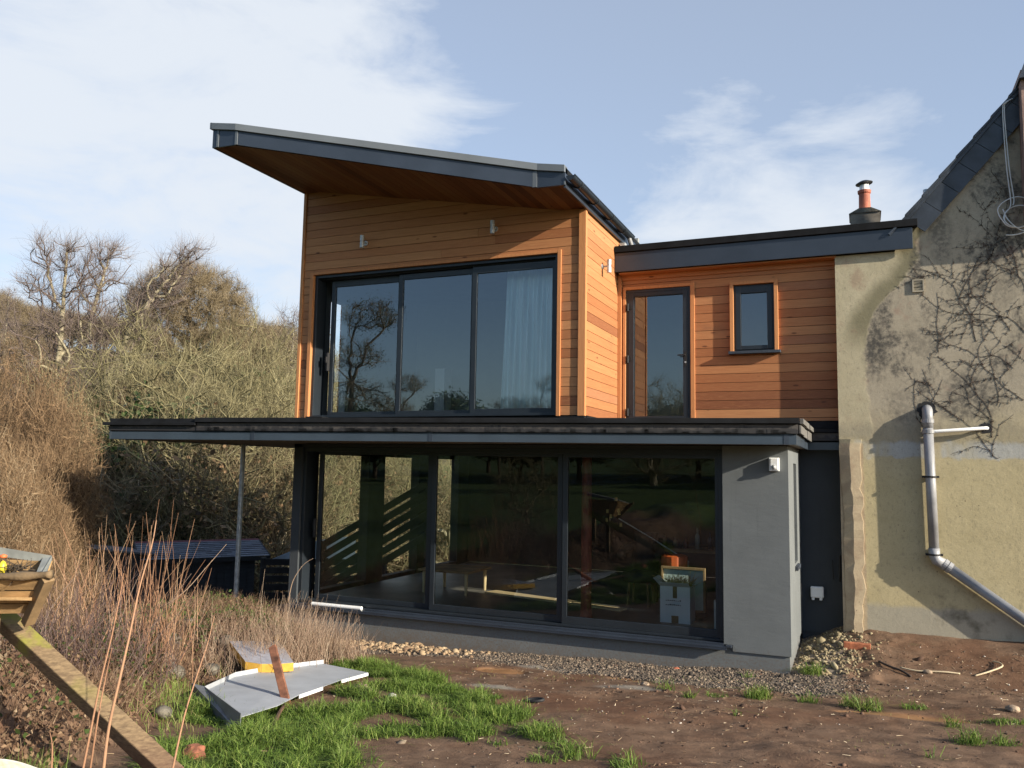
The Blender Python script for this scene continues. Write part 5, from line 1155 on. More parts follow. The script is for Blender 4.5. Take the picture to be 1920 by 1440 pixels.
# hedge line of brown trees along the hill crest and in the valley
gH = 'brown leafless trees along the hill crest'
ht = make_tree('hedgerow_tree', 'x', 'tree', 1.2, dome(420, 3.0, 3.0, 2.6, 3.6, np.random.RandomState(51), .4, -.6), 51, M_barkd, M_tw_ok, 14, .9, .011, .16, gH, thick=.05, up=.35, spread=.2)
for i, (px, py, t) in enumerate([(-60, 550, 75), (-15, 545, 78), (22, 560, 74), (62, 572, 78), (100, 580, 75), (140, 585, 79), (185, 592, 76), (230, 598, 80), (275, 605, 70), (480, 605, 66), (515, 612, 72), (550, 618, 68), (590, 640, 74), (5, 590, 66), (75, 600, 65)]):
    lab = '%s brown leafless tree along the hill crest' % ['outermost left', 'second from the left', 'third from the left', 'fourth from the left', 'fifth from the left', 'sixth from the left', 'seventh from the left', 'eighth from the left', 'ninth from the left, under the oak', 'first one right of the oak', 'second one right of the oak', 'third one right of the oak', 'hidden last', 'lower, nearer left-edge', 'lower, nearer second left'][i]
    o = ht if i == 0 else dup(ht, lab)
    o['label'] = lab; place(o, px, py, t, 6.3, i*1.9)
w2 = make_tree('slender_tree', 'wispy leafless tree standing on the skyline at the left edge', 'tree', 2.5, tall(61, 240, 2.0), 61, M_bark, M_tw_gy, 4, .8, .006, .10, None, bf=.1, up=.4, thick=.04); place(w2, 18, 535, 62, 11.3)
w3 = dup(w2, 'wispy pale leafless tree on the skyline just left of the cedar wall'); place(w3, 552, 575, 52, 11.3, 2.0)
# ------------------------------------------------------------------ behind the camera: what the glass mirrors
gR = 'trees across the lawn behind the photographer'
dt = make_tree('evergreen_tree', 'x', 'tree', 2.0, dome(420, 4.2, 4.2, 4.6, 6.2, np.random.RandomState(71), .35, -.55), 71, M_barkd, M_tw_ok, 3, .9, .012, .3, gR, leaves=(26, .6, .16), thick=.06)
rr2 = random.Random(5)
for i in range(24):
    lab = 'dark evergreen in the tree belt across the lawn behind the photographer'
    o = dt if i == 0 else dup(dt, lab)
    x = -58+i*4.4+rr2.uniform(-1, 1); y = -50-rr2.uniform(0, 8); s_ = rr2.uniform(.50, .72); o['label'] = lab
    o.location = (x, y, float(H(x, y))); o.scale = (s_*1.1, s_*1.1, s_); o.rotation_euler = (0, 0, i)
pine = make_tree('tall_pine', 'tall flat-branched dark pine across the lawn, mirrored in the upper left pane', 'tree', 7.5, np.vstack([dome(90, 2.6, 2.2, 1.0, 12.3, np.random.RandomState(81), .2, -.9)+np.array([1.5, 0, 0]), dome(110, 3.4, 2.8, 1.3, 9.6, np.random.RandomState(82), .2, -.9)+np.array([-.8, 0, 0]), dome(90, 3.2, 2.8, 1.1, 6.6, np.random.RandomState(83), .2, -.9)]), 81, M_barkd, M_tw_ok, 9, .55, .008, .17, gR, bf=.5, leaves=(10, .34, .05), thick=.06)
def mirror_place(o, px, py, dist, ht_, plane=.22, label=None):
    d = rawray(px, py); p = C0+d*((plane-C0[1])/d[1]); k = dist/np.hypot(d[0], d[1]); q_ = p+np.array([d[0], -d[1], d[2]])*k
    z = float(H(q_[0], q_[1])); s = (q_[2]-z)/ht_; o.location = (q_[0], q_[1], z); o.scale = (s, s, s)
    if label: o['label'] = label
mirror_place(pine, 665, 560, 44, 13.6)
for px, py, t, lab in ((745, 700, 44, 'smaller pine beside the tallest one across the lawn'), (940, 742, 46, 'pine mirrored in the right upper pane across the lawn'), (1020, 700, 47, 'pine mirrored behind the curtain across the lawn')):
    o = dup(pine, lab); mirror_place(o, px, py, t, 13.6)
o = dup(la, 'bare round tree across the lawn mirrored in the glazed door'); o['group'] = gR; mirror_place(o, 1247, 708, 40, 6.8, 1.78)
o = dup(lb, 'pale bare tree across the lawn mirrored in the middle patio pane'); o['group'] = gR; mirror_place(o, 990, 845, 26, 6.6, .17)
hd = bush(91, 300, 1.2, 2.0, M_tw_ok, 7, .3, 'hedge_bush', 'red-brown bush on the lawn behind the photographer', 'bush', gR, .008); mirror_place(hd, 985, 975, 14, 2.1, .17)
# ================================================================== SHED, FENCES
e_l = at(262, 1062, 17.6); e_r = at(506, 1036, 19.0); d_l = at(213, 1018, 19.3); d_r = at(432, 1003, 20.9)
sh = thing('garden_shed', 'dark boarded garden shed with a slate roof and dark red ridge, below the bank', 'shed', tuple((e_l+e_r)/2+np.array([0, 0, -2.0])))
ax_ = (e_r-e_l); ax_[2] = 0; Ls = np.linalg.norm(ax_); ax_ /= Ls; bk = np.array([-ax_[1], ax_[0], 0]); ez = (e_l[2]+e_r[2])/2; rz = (d_l[2]+d_r[2])/2; hd_ = 1.15
M_shed = simple('dark_shed_boards', (.022, .025, .030), .7, .3, 4, .3, 40, sc3=(1, 1, 6)); M_ridge = simple('dark_red_ridge', (.13, .035, .035), .7, .2, 5)
M_sroof = simple('slate_shingle', (.060, .068, .085), .6, .35, 7, .3, 40)
o0 = e_l.copy(); o0[2] = 0
def SP(u, v, z): p = o0+ax_*u+bk*v; return np.array([p[0], p[1], z])
q = MB(); q.prism([SP(.12, .12, ez-2.4), SP(Ls-.3, .12, ez-2.4), SP(Ls-.3, .12, ez-.02), SP(.12, .12, ez-.02)], bk*2.1)
for i in range(14): u = .12+(Ls-.42)*i/14; q.prism([SP(u, .108, ez-2.4), SP(u+.012, .108, ez-2.4), SP(u+.012, .108, ez-.04), SP(u, .108, ez-.04)], bk*.012)
q.prism([SP(.125, .12, ez-.05), SP(.125, 2.2, ez-.05), SP(.125, hd_, rz-.06)], ax_*.05); q.prism([SP(Ls-.31, .12, ez-.05), SP(Ls-.31, 2.2, ez-.05), SP(Ls-.31, hd_, rz-.06)], ax_*.05)
q.build('wall', M_shed, sh)
q = MB(); nr_ = 9
for i in range(nr_):
    v0_, v1_ = hd_*i/nr_, hd_*(i+1)/nr_+.02; za = ez+(rz-ez)*i/nr_+.03; zb_ = ez+(rz-ez)*(i+1)/nr_+.012; u = 0.; j = 0
    while u < Ls:
        e = min(Ls, u+.28-(.14 if (j == 0 and i % 2) else 0)); q.prism([SP(u+.003, v0_, za), SP(e-.003, v0_, za), SP(e-.003, v1_, zb_), SP(u+.003, v1_, zb_)], (0, 0, .012), a=rr2.random()); u = e; j += 1
rf = q.build('roof', var_mat('shed_slate', [(0, (.09, .10, .12)), (1, (.20, .215, .24))], .6), sh)
q = MB(); q.prism([SP(0, hd_, rz), SP(Ls, hd_, rz), SP(Ls, 2.3, ez), SP(0, 2.3, ez)], (0, 0, .02)); q.build('rear_roof', M_sroof, rf)
q = MB(); q.prism([SP(0, hd_-.10, rz-.005), SP(0, hd_, rz+.055), SP(0, hd_+.10, rz-.005)], ax_*Ls); q.build('ridge', M_ridge, rf)
q = MB(); q.prism([SP(-.01, 0, ez-.07), SP(Ls+.01, 0, ez-.07), SP(Ls+.01, 0, ez+.02), SP(-.01, 0, ez+.02)], bk*.02); q.prism([SP(-.02, 0, ez-.05), SP(-.02, hd_, rz-.05), SP(-.02, hd_, rz+.04), SP(-.02, 0, ez+.04)], ax_*.02); q.prism([SP(Ls, 0, ez-.05), SP(Ls, hd_, rz-.05), SP(Ls, hd_, rz+.04), SP(Ls, 0, ez+.04)], ax_*.02); q.build('barge_board', M_black, rf)
# small dark-roofed bin store left of the shed
b0_ = at(160, 1030, 17.2); st_ = thing('bin_store', 'low dark store with a sloping felt lid left of the shed, behind the canes', 'store', tuple(b0_+np.array([.5, .3, -1.9])))
q = MB(); q.prism([b0_+np.array([0, 0, -1.9]), b0_+ax_*1.25+np.array([0, 0, -1.9]), b0_+ax_*1.25+np.array([0, 0, -.15]), b0_+np.array([0, 0, -.02])], bk*.9); q.build('body', M_shed, st_)
q = MB(); q.prism([b0_+ax_*-.06-bk*.08+np.array([0, 0, .0]), b0_+ax_*1.35-bk*.08+np.array([0, 0, -.17]), b0_+ax_*1.35-bk*.08+np.array([0, 0, -.13]), b0_+ax_*-.06-bk*.08+np.array([0, 0, .04])], bk*1.1); q.build('lid', M_sroof, st_)
# dark slatted fence right of the shed, carried on behind the room
M_fence = simple('dark_stained_fence', (.030, .028, .026), .8, .3, 5, .3, 30); M_galv = simple('pale_edge', (.30, .31, .30), .8, .1)
def slat_fence(label, P_, Q_, zt0, zt1, n, h_, gap, postn):
    P_ = np.array(P_, float); Q_ = np.array(Q_, float); d = Q_-P_; L = np.linalg.norm(d); d /= L; nrm = np.array([-d[1], d[0]])
    t_ = thing('slatted_fence', label, 'fence', (P_[0], P_[1], zt0-n*(h_+gap)))
    q = MB()
    for i in range(n):
        a0_, a1_ = zt0-i*(h_+gap), zt1-i*(h_+gap); q.prism([(*P_, a0_-h_), (*Q_, a1_-h_), (*Q_, a1_), (*P_, a0_)], (nrm[0]*.025, nrm[1]*.025, 0))
    q.build('slats', M_fence, t_)
    for i in range(postn):
        u = i/(postn-1); c_ = P_+d*L*u; zt = zt0+(zt1-zt0)*u; q = MB(); q.box(c_[0]-.045, c_[0]+.045, c_[1]+.03, c_[1]+.12, zt-n*(h_+gap)-.8, zt+.02); q.build('post', M_fence, t_)
    return t_
f0 = at(490, 1048, 17.5); f1 = at(585, 1048, 18.5); slat_fence('low dark slatted fence between the shed and the building', (f0[0], f0[1]), (f1[0]+1.6, f1[1]+.4), f0[2], f0[2]-.05, 5, .13, .045, 3)
# steps balustrade sloping up, seen through the left patio pane
g0_ = at(600, 1060, 15.2); g1_ = at(800, 940, 15.8)
t_ = slat_fence('dark slatted stair balustrade rising to the right, seen through the left patio pane', (g0_[0], g0_[1]), (g1_[0], g1_[1]), g0_[2]+.42, g1_[2]+.42, 6, .15, .05, 3)
cp = at(535, 1035, 19.5); q = MB(); q.prism([cp+np.array([-.55, 0, -.25]), cp+np.array([.9, 0, -.25]), cp+np.array([.9, 0, .32])], (0, 1.6, 0)); o = q.build('canvas_shelter', simple('pale_canvas', (.40, .44, .45), .8, .1), bevel=.01); tag(o, 'pale grey sloping canvas shelter behind the fence, left of the dark window surround', 'shelter')
# ================================================================== OVERGROWN BANK
rs = np.random.RandomState(101)
BC = gp(500, 1262); BC2 = gp(420, 1310)
def bankmask(x, y):
    s = np.interp(y, TOEY, TOEX)-x; return sst(-.05, .35, s+.35*(fbm(x*2.5, y*2.5, 2, 88)-.5))*sst(4.4, 3.0, s)*sst(.9, .2, y)*sst(.55, .85, np.hypot(x-BC[0], (y-BC[1])*.8))*sst(.5, .8, np.hypot(x-BC2[0], (y-BC2[1])*.8))
def stems(name, x, y, h, r, mat, seed, lean=.35, segs_=3, n=3, droop=.0):
    g = np.random.RandomState(seed); k = len(x); z = H(x, y)-.03; P = np.stack([x, y, z], 1); d = np.stack([g.normal(0, lean, k), g.normal(0, lean, k), np.ones(k)], 1); d /= np.linalg.norm(d, axis=1, keepdims=True)
    bend = g.normal(0, lean*.9, (k, 3)); bend[:, 2] -= droop; Vs, Fs, As = [], [], []; off = 0; col = g.beta(2, 2, k)
    for i in range(segs_):
        Q = P+d*(h/segs_)[:, None]; f0_, f1_ = 1-i/segs_, 1-(i+1)/segs_
        v_, f_ = prisms(P, Q, r*(.35+.65*f0_), r*(.35+.65*f1_), n); Vs.append(v_); Fs.append(f_+off); off += len(v_); As.append(np.repeat(col, n))
        P = Q; d = d+bend/segs_; d /= np.linalg.norm(d, axis=1, keepdims=True)
    return npmesh(name, np.vstack(Vs), np.vstack(Fs), mat, a=np.concatenate(As)), P
M_cane = twig_mat('dry_stem', [(0, (.06, .035, .024)), (.4, (.16, .095, .058)), (.75, (.29, .195, .12)), (1, (.46, .36, .24))])
M_cane2 = twig_mat('pinkish_dry_stem', [(0, (.14, .085, .058)), (.5, (.28, .19, .13)), (1, (.48, .38, .28))])
M_red = twig_mat('red_cane', [(0, (.18, .09, .05)), (.5, (.33, .18, .105)), (1, (.46, .31, .19))])
x, y = scatter(70000, (-9.5, -.8), (-9.2, 1.2), lambda x, y: bankmask(x, y), 102); g = np.random.RandomState(103)
nearb = sst(-4.5, -7, y)
hh = g.uniform(.08, .40, len(x))*(.4+1.1*fbm(x*1.2, y*1.2, 2, 90))*(1-.35*nearb)
o, tips = stems('bramble_stems', x, y, hh, .0028*g.uniform(.6, 1.6, len(x)), M_cane, 104, .55, 3, 3, .35); o['kind'] = 'stuff'
x, y = scatter(60000, (-9.0, -.8), (-9.2, 1.0), lambda x, y: bankmask(x, y)*sst(.25, .5, fbm(x*2, y*2, 3, 91)), 105); g = np.random.RandomState(106)
P_ = np.stack([x, y, H(x, y)+g.uniform(0, .16, len(x))], 1); v_, f_, a_ = leafquads(P_, 1, .02, .022, g); o = npmesh('leaf_litter', v_, f_, M_dead, a=a_); o['kind'] = 'stuff'
x, y = scatter(60000, (-7.5, -1.2), (-8.0, .8), lambda x, y: bankmask(x, y)*sst(.40, .56, fbm(x*1.9, y*1.9, 3, 92))*(sst(-5.6, -4.2, y)*.85+.12), 107); g = np.random.RandomState(108)
P_ = np.stack([x, y, H(x, y)+g.uniform(.02, .22, len(x))], 1); v_, f_, a_ = leafquads(P_, 1, .03, .024, g); o = npmesh('weed_leaves', v_, f_, M_weed, a=a_); o['kind'] = 'stuff'
# green grass at the foot of the bank and the bottom left corner
def foot(x, y):
    s = np.interp(y, TOEY, TOEX)-x; return sst(-.5, -.1, s)*sst(.55, .2, s)*sst(.40, .55, fbm(x*2, y*2, 2, 93))*sst(.2, -.6, y)*.55*sst(-6.2, -5.2, y)
x, y = scatter(60000, (-5.5, -.6), (-8.0, .0), foot, 109); g = np.random.RandomState(110); o = blades('bank_grass', x, y, g.uniform(.05, .17, len(x)), .006, M_grass, 111, .5, abase=g.beta(3, 2, len(x))); o['kind'] = 'stuff'
cg = at(5, 1420, 4.4)
x = cg[0]+np.random.RandomState(112).normal(0, .07, 1500); y = cg[1]+np.random.RandomState(113).normal(0, .12, 1500); g = np.random.RandomState(114)
o = blades('tall_grass', x, y, g.uniform(.15, .42, 1500), .005, M_grass, 115, .25, abase=g.beta(2, 3.5, 1500)); o['kind'] = 'stuff'
# stones of the old wall peeping out of the bank
def bank_stone(px, py, r, label, seed):
    d = rawray(px, py); t = 1.
    while t < 40:
        p = C0+t*d
        if p[2] < float(H(p[0], p[1]))+.06: break
        t += .02
    bm = bmesh.new(); bmesh.ops.create_icosphere(bm, subdivisions=3, radius=1)
    for v in bm.verts:
        q_ = np.array(v.co); k = 1+.5*(float(fbm(np.array([q_[0]*1.5+seed*3.3]), np.array([q_[1]*1.5+q_[2]]), 3, seed)[0])-.5); v.co = (q_[0]*r*k*1.2, q_[1]*r*k, q_[2]*r*k*.8)
    me = bpy.data.meshes.new('stone'); bm.to_mesh(me); bm.free(); me.materials.append(M_stone); me.polygons.foreach_set('use_smooth', [True]*len(me.polygons)); o = bpy.data.objects.new('stone', me); COL.objects.link(o); o.location = tuple(p); tag(o, label, 'stone', 'stones in the overgrown bank')
for i, (px, py, r_, lab) in enumerate([(347, 1172, .13, 'largest round grey stone high in the overgrown bank'), (322, 1203, .12, 'broad stone with moss below the round one in the bank'), (310, 1240, .10, 'narrow mossy stone midway down the bank'), (326, 1262, .10, 'tan stone low in the bank above the grass'), (398, 1255, .08, 'pinkish stone in the bank left of the insulation board'), (306, 1335, .07, 'small tan stone at the grassy foot of the bank'), (425, 1205, .10, 'half-hidden stone below the ivy on top of the bank')]): bank_stone(px, py, r_, lab, i+2)
# clumps of dry stalks near the plinth
def clump(name, label, cat, c, n, hr, rad, r, mat, seed, lean, group=None, droop=0., tipsd=None):
    g = np.random.RandomState(seed); x = c[0]+g.normal(0, rad, n); y = c[1]+g.normal(0, rad, n)
    o, tips = stems(name, x, y, g.uniform(hr[0], hr[1], n), r*g.uniform(.6, 1.4, n), mat, seed+1, lean, 5, 4, droop); tag(o, label, cat, group)
    return o
gc = 'clumps of dry pinkish stalks along the bank'
def onb(px, t): p = at(px, 1150, t); return (p[0], p[1])
for i, (px, t, n, hr, rad, lab) in enumerate([(600, 10.5, 420, (.3, .75), .22, 'dry stalk clump leaning over the grey plinth'), (545, 10.0, 420, (.35, .95), .20, 'tallest dry stalk clump below the left window jamb'), (500, 9.6, 380, (.3, .7), .22, 'dry stalk clump left of the tallest one'), (640, 10.6, 240, (.2, .5), .18, 'low dry stalk clump nearest the tan rubble'), (455, 9.4, 260, (.2, .55), .22, 'dry stalk clump right of the canopy post foot'), (575, 10.3, 300, (.25, .6), .20, 'dry stalk clump between the tallest one and the plinth'), (480, 9.9, 200, (.2, .5), .25, 'low dry stalk clump on top of the bank')]):
    clump('dry_stalks', lab, 'dry plant', onb(px, t), n, hr, rad, .0026, M_cane2, 200+i*5, .30, gc)
gr2 = 'clumps of tall reddish canes'
for i, (px, t, n, hr, lab) in enumerate([(290, 8.6, 42, (.9, 1.75), 'tallest clump of reddish canes in front of the shed'), (250, 8.9, 32, (.7, 1.5), 'clump of reddish canes left of the tallest one'), (185, 8.4, 30, (.6, 1.4), 'clump of reddish canes in front of the low dark store'), (130, 8.0, 28, (.5, 1.2), 'clump of thin canes beside the timber trough'), (330, 9.3, 20, (.5, 1.1), 'short clump of reddish canes near the right end of the shed')]):
    clump('red_canes', lab, 'canes', onb(px, t), n, hr, .15, .0042, M_red, 300+i*5, .24, gr2)
for i, (px, t) in enumerate([(110, 7.8), (215, 8.2), (160, 7.4), (270, 8.0), (60, 7.4)]):
    clump('dark_canes', ['tangle of thin dark stems right of the trough', 'tangle of thin dark stems before the shed corner', 'lower tangle of dark stems below the low store', 'tangle of dark stems under the reddish canes', 'tangle of dark stems hidden behind the trough'][i], 'canes', onb(px, t), 70, (.4, 1.1), .22, .003, twig_mat('dark_purple_stem', [(0, (.05, .03, .03)), (.6, (.15, .10, .09)), (1, (.30, .23, .18))]) if 'dark_purple_stem' not in MATS else MATS['dark_purple_stem'], 400+i*5, .5, 'tangles of thin dark stems')
# single long stems close to the camera
def lstem(pts, r, label, mat=M_red):
    P_ = sm([np.array(p) for p in pts], 6); n = len(P_); q = MB(); q.tube(P_, [r*(1-.72*i/n) for i in range(n)], 6)
    g = random.Random(int(r*1e6)+n)
    for i in range(3, n-2, 4): a = P_[i]; q.tube([a, a+np.array([g.uniform(-.02, .02), 0, g.uniform(.01, .03)])], [r*.35, r*.1], 4)
    o = q.build('sapling', mat, smooth=True); tag(o, label, 'sapling', 'long bare stems in front of the timber beam')
lstem([at(150, 1470, 4.2), at(170, 1370, 4.25), at(187, 1285, 4.3), at(210, 1190, 4.4), at(226, 1110, 4.5), at(232, 1075, 4.5)], .0065, 'left one of the long bare stems crossing the timber beam')
lstem([at(165, 1470, 4.4), at(183, 1350, 4.4), at(198, 1270, 4.5), at(210, 1215, 4.5)], .006, 'thin short stem between the two long ones crossing the beam')
lstem([at(190, 1480, 4.0), at(203, 1370, 4.05), at(225, 1270, 4.1), at(243, 1190, 4.2), at(262, 1100, 4.3), at(285, 1020, 4.4), at(293, 975, 4.5)], .0085, 'thickest long bare stem crossing the timber beam, topping the shed roof')
lstem([at(322, 1450, 4.3), at(345, 1345, 4.4), at(368, 1270, 4.5), at(388, 1210, 4.6), at(402, 1155, 4.7)], .006, 'lone bare stem leaning right in front of the grassy bank')
lstem([at(96, 1450, 4.2), at(98, 1400, 4.25), at(93, 1372, 4.3)], .006, 'short orange stem at the bottom left')
lstem([at(300, 1140, 8.6), at(345, 1110, 8.6), at(390, 1060, 8.7), at(425, 1020, 8.8)], .006, 'long stem arching right in front of the shed wall', M_cane2)
lstem([at(540, 1130, 9.9), at(549, 1090, 9.9), at(568, 1060, 9.9), at(587, 1047, 9.9)], .006, 'curved stalk arching against the left window jamb', M_cane2)
# ================================================================== TIMBER BEAM AND TROUGH
def oriented_box(p, q_, w_, d_, rollv):
    p = np.array(p); q_ = np.array(q_); t = (q_-p)/np.linalg.norm(q_-p); u = np.cross(t, rollv); u /= np.linalg.norm(u); v = np.cross(u, t); u = u*w_/2; v = v*d_/2
    return [p-u-v, p+u-v, p+u+v, p-u+v], q_-p
M_beam = simple('mossy_timber', (.185, .125, .065), .85, .45, 3, .7, 40, sc3=(1, 1, 1), bd=.006)
m_, t, b_ = new('mossy_beam'); p_n = pos(t); nn = noise(t, p_n, 2.6, 5, .6, .4); n3 = noise(t, p_n, 30, 4, .7, 0, (.6, .6, 3)); zz_ = sep(t, p_n)[2]
col = mixc(t, mrange(t, n3, .3, .7), (.115, .075, .04), (.26, .18, .095)); col = mixc(t, mm('MULTIPLY', mrange(t, nn, .42, .58), mrange(t, zz_, -1.6, -1.2), t), col, (.22, .21, .035)); col = mixc(t, mrange(t, zz_, -1.62, -1.9, 0, .6), col, (.10, .04, .028))
t.links.new(col, b_.inputs['Base Color']); b_.inputs['Roughness'].default_value = .85; bump(t, b_, n3, .5, .006)
bs, be = at(-60, 1098, 5.9), at(330, 1462, 4.95)
q = MB(); base, dvec = oriented_box(bs, be, .115, .115, np.array([.25, -.35, 1.0])); q.prism(base, dvec); o = q.build('timber_beam', m_, bevel=.008); tag(o, 'thick weathered timber beam slanting from the trough down to the grass', 'beam')
tt = 5.6
tr_ = thing('timber_trough', 'weathered wooden trough with sloping sides and a grey rim, full of dry twigs', 'trough', tuple(at(0, 1200, tt)+np.array([-.2, .2, -.6])))
def A_(px, py, dt_=0.): return at(px, py, tt+dt_)
q = MB()
q.prism([A_(-150, 1002), A_(97, 1042), A_(92, 1056), A_(-150, 1022)], A_(0, 1000, .05)-A_(0, 1000)); q.prism([A_(97, 1042), A_(92, 1056), A_(68, 1080, -.25), A_(76, 1078, -.30)], np.array([0, 0, -.012]))
q.prism([A_(80, 1046), A_(98, 1044), A_(84, 1080, -.28), A_(66, 1078, -.28)], np.array([0, 0, -.02])); q.build('rim', simple('grey_painted_wood', (.25, .26, .24), .8, .2, 6, .3, 30), tr_)
q = MB(); P_ = sm([A_(-160, 1076, -.3), A_(-40, 1079, -.3), A_(30, 1081, -.3), A_(97, 1077, -.3)]); q.tube(P_, [.026+.006*math.sin(i*1.3) for i in range(len(P_))], 8); q.build('front_rail', M_beam, tr_, smooth=True)
q = MB()
q.prism([A_(-150, 1088, -.28), A_(84, 1088, -.28), A_(68, 1106, -.24), A_(-150, 1106, -.24)], np.array([0, .02, 0])); q.prism([A_(-150, 1108, -.225), A_(68, 1108, -.225), A_(58, 1130, -.18), A_(-150, 1134, -.18)], np.array([0, .02, 0])); q.prism([A_(-150, 1136, -.17), A_(58, 1132, -.17), A_(48, 1150, -.13), A_(-150, 1152, -.13)], np.array([0, .02, 0]))
q.build('front_boards', simple('warm_board', (.40, .25, .11), .8, .3, 5, .4, 40, sc3=(1, 1, 4)), tr_)
q = MB(); base, dvec = oriented_box(A_(90, 1084, -.28), A_(52, 1168, -.10), .055, .07, np.array([0., 1., 0.])); q.prism(base, dvec); q.build('corner_strut', M_timber, tr_, bevel=.004)
q = MB(); q.prism([A_(96, 1052, -.0), A_(86, 1082, -.27), A_(55, 1160, -.12), A_(60, 1150, .0)], np.array([-.02, 0, 0])); q.prism([A_(-150, 1045, -.0), A_(94, 1052, -.0), A_(60, 1150, -.0), A_(-150, 1150, 0)], np.array([0, .02, 0])); q.prism([A_(-150, 1120, -.26), A_(60, 1120, -.26), A_(60, 1125, .0), A_(-150, 1125, .0)], np.array([0, 0, -.02])); q.build('back_boards', MATS['warm_board'], tr_)
for px in (-22, -140):
    a_ = A_(px, 1150, -.1); q = MB(); q.box(a_[0]-.04, a_[0]+.04, a_[1]-.02, a_[1]+.06, float(H(a_[0], a_[1]))-.3, a_[2]); q.build('post', M_beam, tr_)
g = np.random.RandomState(9); k = 170; c_ = A_(30, 1068, -.15); b0 = c_+np.stack([g.uniform(-.42, .13, k), g.uniform(-.08, .06, k), g.uniform(-.05, .02, k)], 1); b1 = b0+np.stack([g.normal(.03, .12, k), g.normal(0, .03, k), g.normal(.01, .03, k)], 1)
V, F_ = prisms(b0, b1, .004, .002); o = npmesh('dry_twigs', V, F_, M_barkd); tag(o, 'dark dry twigs heaped in the timber trough', 'twigs'); o['kind'] = 'stuff'
q = MB(); q.lathe(A_(4, 1074, -.17), [(0, 0), (.022, .0), (.026, .04), (.02, .06), (.010, .075), (0, .08)], 12); yt = q.build('bucket_toy', simple('yellow_plastic', (.70, .58, .04), .45, .05), smooth=True); tag(yt, 'small bright yellow plastic pot in the timber trough at the left edge', 'pot')
q = MB(); q.lathe(A_(6, 1047, -.17), [(0, .0), (.022, .005), (.024, .02), (0, .03)], 10); o = q.build('lid', simple('orange_plastic', (.65, .16, .05), .5, .05), yt, smooth=True)
# ================================================================== LEFTOVER BUILDING MATERIALS
M_sheet = simple('grey_coated_sheet', (.37, .39, .41), .55, .10, 3, .06, 60); M_sheetd = simple('sheet_flange', (.16, .17, .18), .5, .2, 5)
sh_ = thing('metal_sheet', 'pale grey folded metal sheet with upturned edges lying on the grass', 'metal sheet', tuple(gp(500, 1310)))
def up_(px, py, h): p = gp(px, py); return np.array([p[0], p[1], float(H(p[0], p[1], False))+h])
hS = .10
poly = [up_(381, 1318, hS), up_(440, 1288, hS), up_(500, 1276, hS), up_(560, 1268, hS), up_(606, 1262, hS), up_(690, 1274, .07), up_(640, 1288, .07), up_(605, 1304, .08), up_(560, 1320, .08), up_(520, 1342, .08), up_(450, 1368, .09)]
q = MB(); cpt = np.mean(poly, 0); 
q.prism(poly, (0, 0, .004)); q.build('panel', M_sheet, sh_)
q = MB()
for i in range(0, 4): a, c = poly[i], poly[i+1]; q.prism([a, c, c+np.array([-.01, .01, .045]), a+np.array([-.01, .01, .045])], (0, .003, 0))
q.build('upturned_edge', M_sheet, sh_)
q = MB(); a, c = up_(357, 1314, .0), up_(449, 1372, -.02); a2_, c2 = up_(357, 1314, .16), poly[10]+np.array([0, 0, .03]); q.prism([a, c, c2, poly[0]+np.array([0, 0, .05]), a2_], (.004, .004, 0)); q.build('end_flange', M_sheetd, sh_)
q = MB(); a, c = poly[6], poly[5]; q.prism([a, c, c+np.array([0, 0, -.03]), a+np.array([0, 0, -.03])], (.004, -.004, 0)); a, c = poly[8], poly[7]; q.prism([a, c, c+np.array([0, 0, -.03]), a+np.array([0, 0, -.03])], (.004, -.004, 0)); q.build('folded_edge', M_white, sh_)
ib = thing('insulation_board', 'foil-faced yellow foam insulation board resting on the grey metal sheet', 'board', tuple(gp(500, 1270)))
fa, fb = up_(458, 1278, .12), up_(549, 1280, .12); ra_, rb_ = up_(428, 1245, .16), up_(522, 1243, .17); th = np.array([0, 0, .088])
fc = [fa, (fa*.65+fb*.35)+np.array([.01, -.04, -.012]), (fa*.3+fb*.7)+np.array([.01, -.03, -.01]), fb]
q = MB(); q.prism(fc+[rb_, ra_], th); q.build('foam', simple('yellow_foam', (.62, .36, .055), .8, .12, 20, .3, 80), ib)
q = MB(); q.prism([p+th+np.array([0, 0, .001]) for p in fc+[rb_, ra_]], (0, 0, .003)); q.build('foil_face', simple('foil_facing', (.46, .46, .50), .38, .12, 16, .6, 40, .35, sc3=(1, 3, 1)), ib)
q = MB(); q.lathe(tuple(up_(520, 1236, .2)), [(0, 0), (.05, .01), (.06, .05), (.03, .09), (0, .1)], 9); o = q.build('foam_scrap', MATS['yellow_foam']); tag(o, 'torn scrap of yellow foam behind the top of the rusty plank', 'scrap')
M_plank = simple('red_brown_plank', (.23, .095, .05), .85, .4, 8, .5, 50, sc3=(1, 1, 2))
pa, pb_ = at(511, 1213, 8.15), up_(538, 1330, .03); q = MB(); base, dvec = oriented_box(pa, pb_, .075, .04, np.array([.2, -1., .6])); q.prism(base, dvec); o = q.build('plank', M_plank, bevel=.004); tag(o, 'red-brown plank leaning across the insulation board with its foot in the grass', 'plank')
q = MB(); q.tube([up_(540, 1322, .05), up_(522, 1350, .05), up_(509, 1380, .04)], [.014, .016, .02], 6); o = q.build('stick', simple('dark_stick', (.10, .055, .03), .9, .3)); tag(o, 'dark stick lying in the grass below the foot of the plank', 'stick')
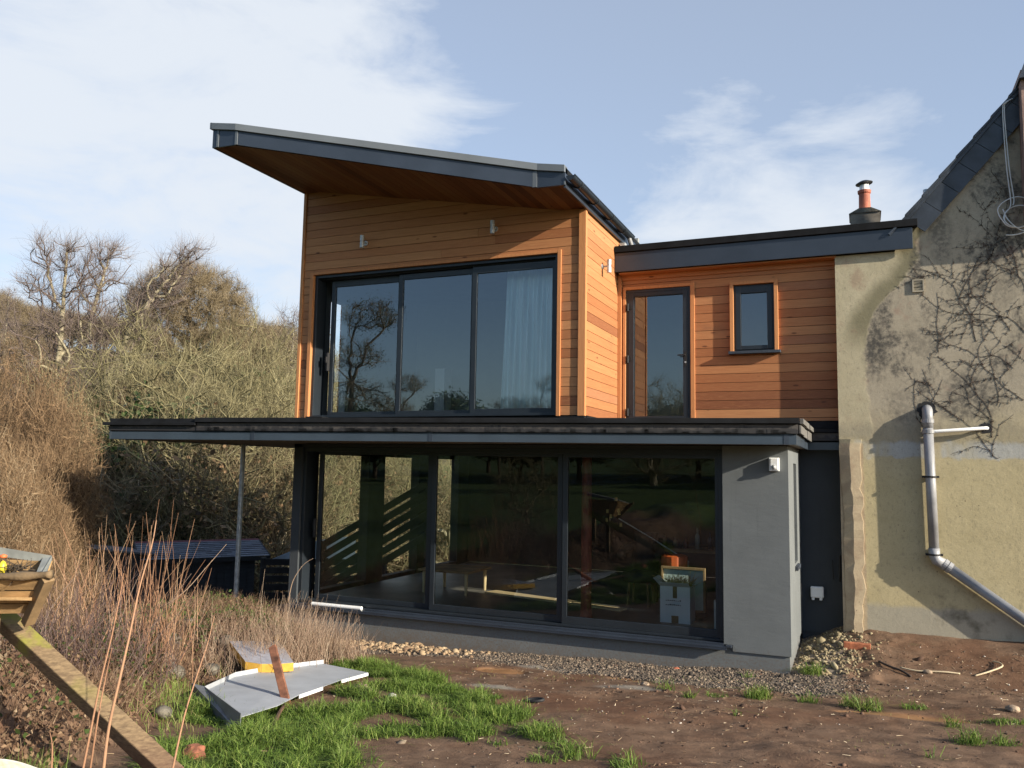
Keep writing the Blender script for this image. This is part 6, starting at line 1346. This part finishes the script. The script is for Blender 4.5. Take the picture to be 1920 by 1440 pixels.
# ================================================================== PALE DOG AT THE BOTTOM LEFT
def dog():
    c = at(-12, 1478, 2.3); t_ = c
    pts_ = [(0, 0, 0, .105), (-.05, -.14, -.03, .10), (-.10, -.34, -.06, .135), (-.16, -.58, -.07, .12), (-.20, -.78, -.06, .115), (.04, .10, -.03, .055), (.06, .17, -.05, .04),
            (-.03, -.34, -.30, .05), (-.03, -.33, -.52, .032), (-.20, -.34, -.30, .05), (-.20, -.33, -.52, .032), (-.13, -.80, -.28, .06), (-.12, -.86, -.42, .04), (-.12, -.82, -.56, .032), (-.29, -.80, -.28, .06), (-.30, -.86, -.42, .04), (-.30, -.82, -.56, .032),
            (-.24, -.96, -.02, .035), (-.26, -1.12, .06, .03)]
    ed = [(2, 1), (1, 0), (2, 3), (3, 4), (0, 5), (5, 6), (2, 7), (7, 8), (2, 9), (9, 10), (4, 11), (11, 12), (12, 13), (4, 14), (14, 15), (15, 16), (4, 17), (17, 18)]
    me = bpy.data.meshes.new('dog'); me.from_pydata([(p[0], p[1], p[2]) for p in pts_], ed, []); o = bpy.data.objects.new('dog', me); COL.objects.link(o); o.location = tuple(c)
    s = o.modifiers.new('k', 'SKIN'); 
    for i, p in enumerate(pts_): me.skin_vertices[0].data[i].radius = (p[3], p[3])
    me.skin_vertices[0].data[2].use_root = True
    o.modifiers.new('u', 'SUBSURF').render_levels = 3; o.modifiers['u'].levels = 3
    m_, t, b = new('cream_fur'); n_ = noise(t, pos(t), 60, 4); t.links.new(ramp(t, n_, [(.3, (.45, .36, .23)), (.7, (.64, .56, .42))]), b.inputs['Base Color']); b.inputs['Roughness'].default_value = .9; b.inputs['Sheen Weight'].default_value = .4; bump(t, b, n_, .4, .006); me.materials.append(m_)
    for sx in (-1, 1):
        q = MB(); q.lathe(tuple(c+np.array([.01+sx*.075, -.02, .04])), [(0, -.03), (.03, -.02), (.034, .02), (.012, .06), (0, .065)], 10, axis=(sx*1.0, -.2, -.9)); q.build('ear', m_, None, smooth=True).parent = o
        o.children[-1].matrix_parent_inverse = Matrix.Translation((-c[0], -c[1], -c[2]))
    tag(o, 'cream-coloured dog whose furry back just shows in the bottom left corner', 'dog')
dog()
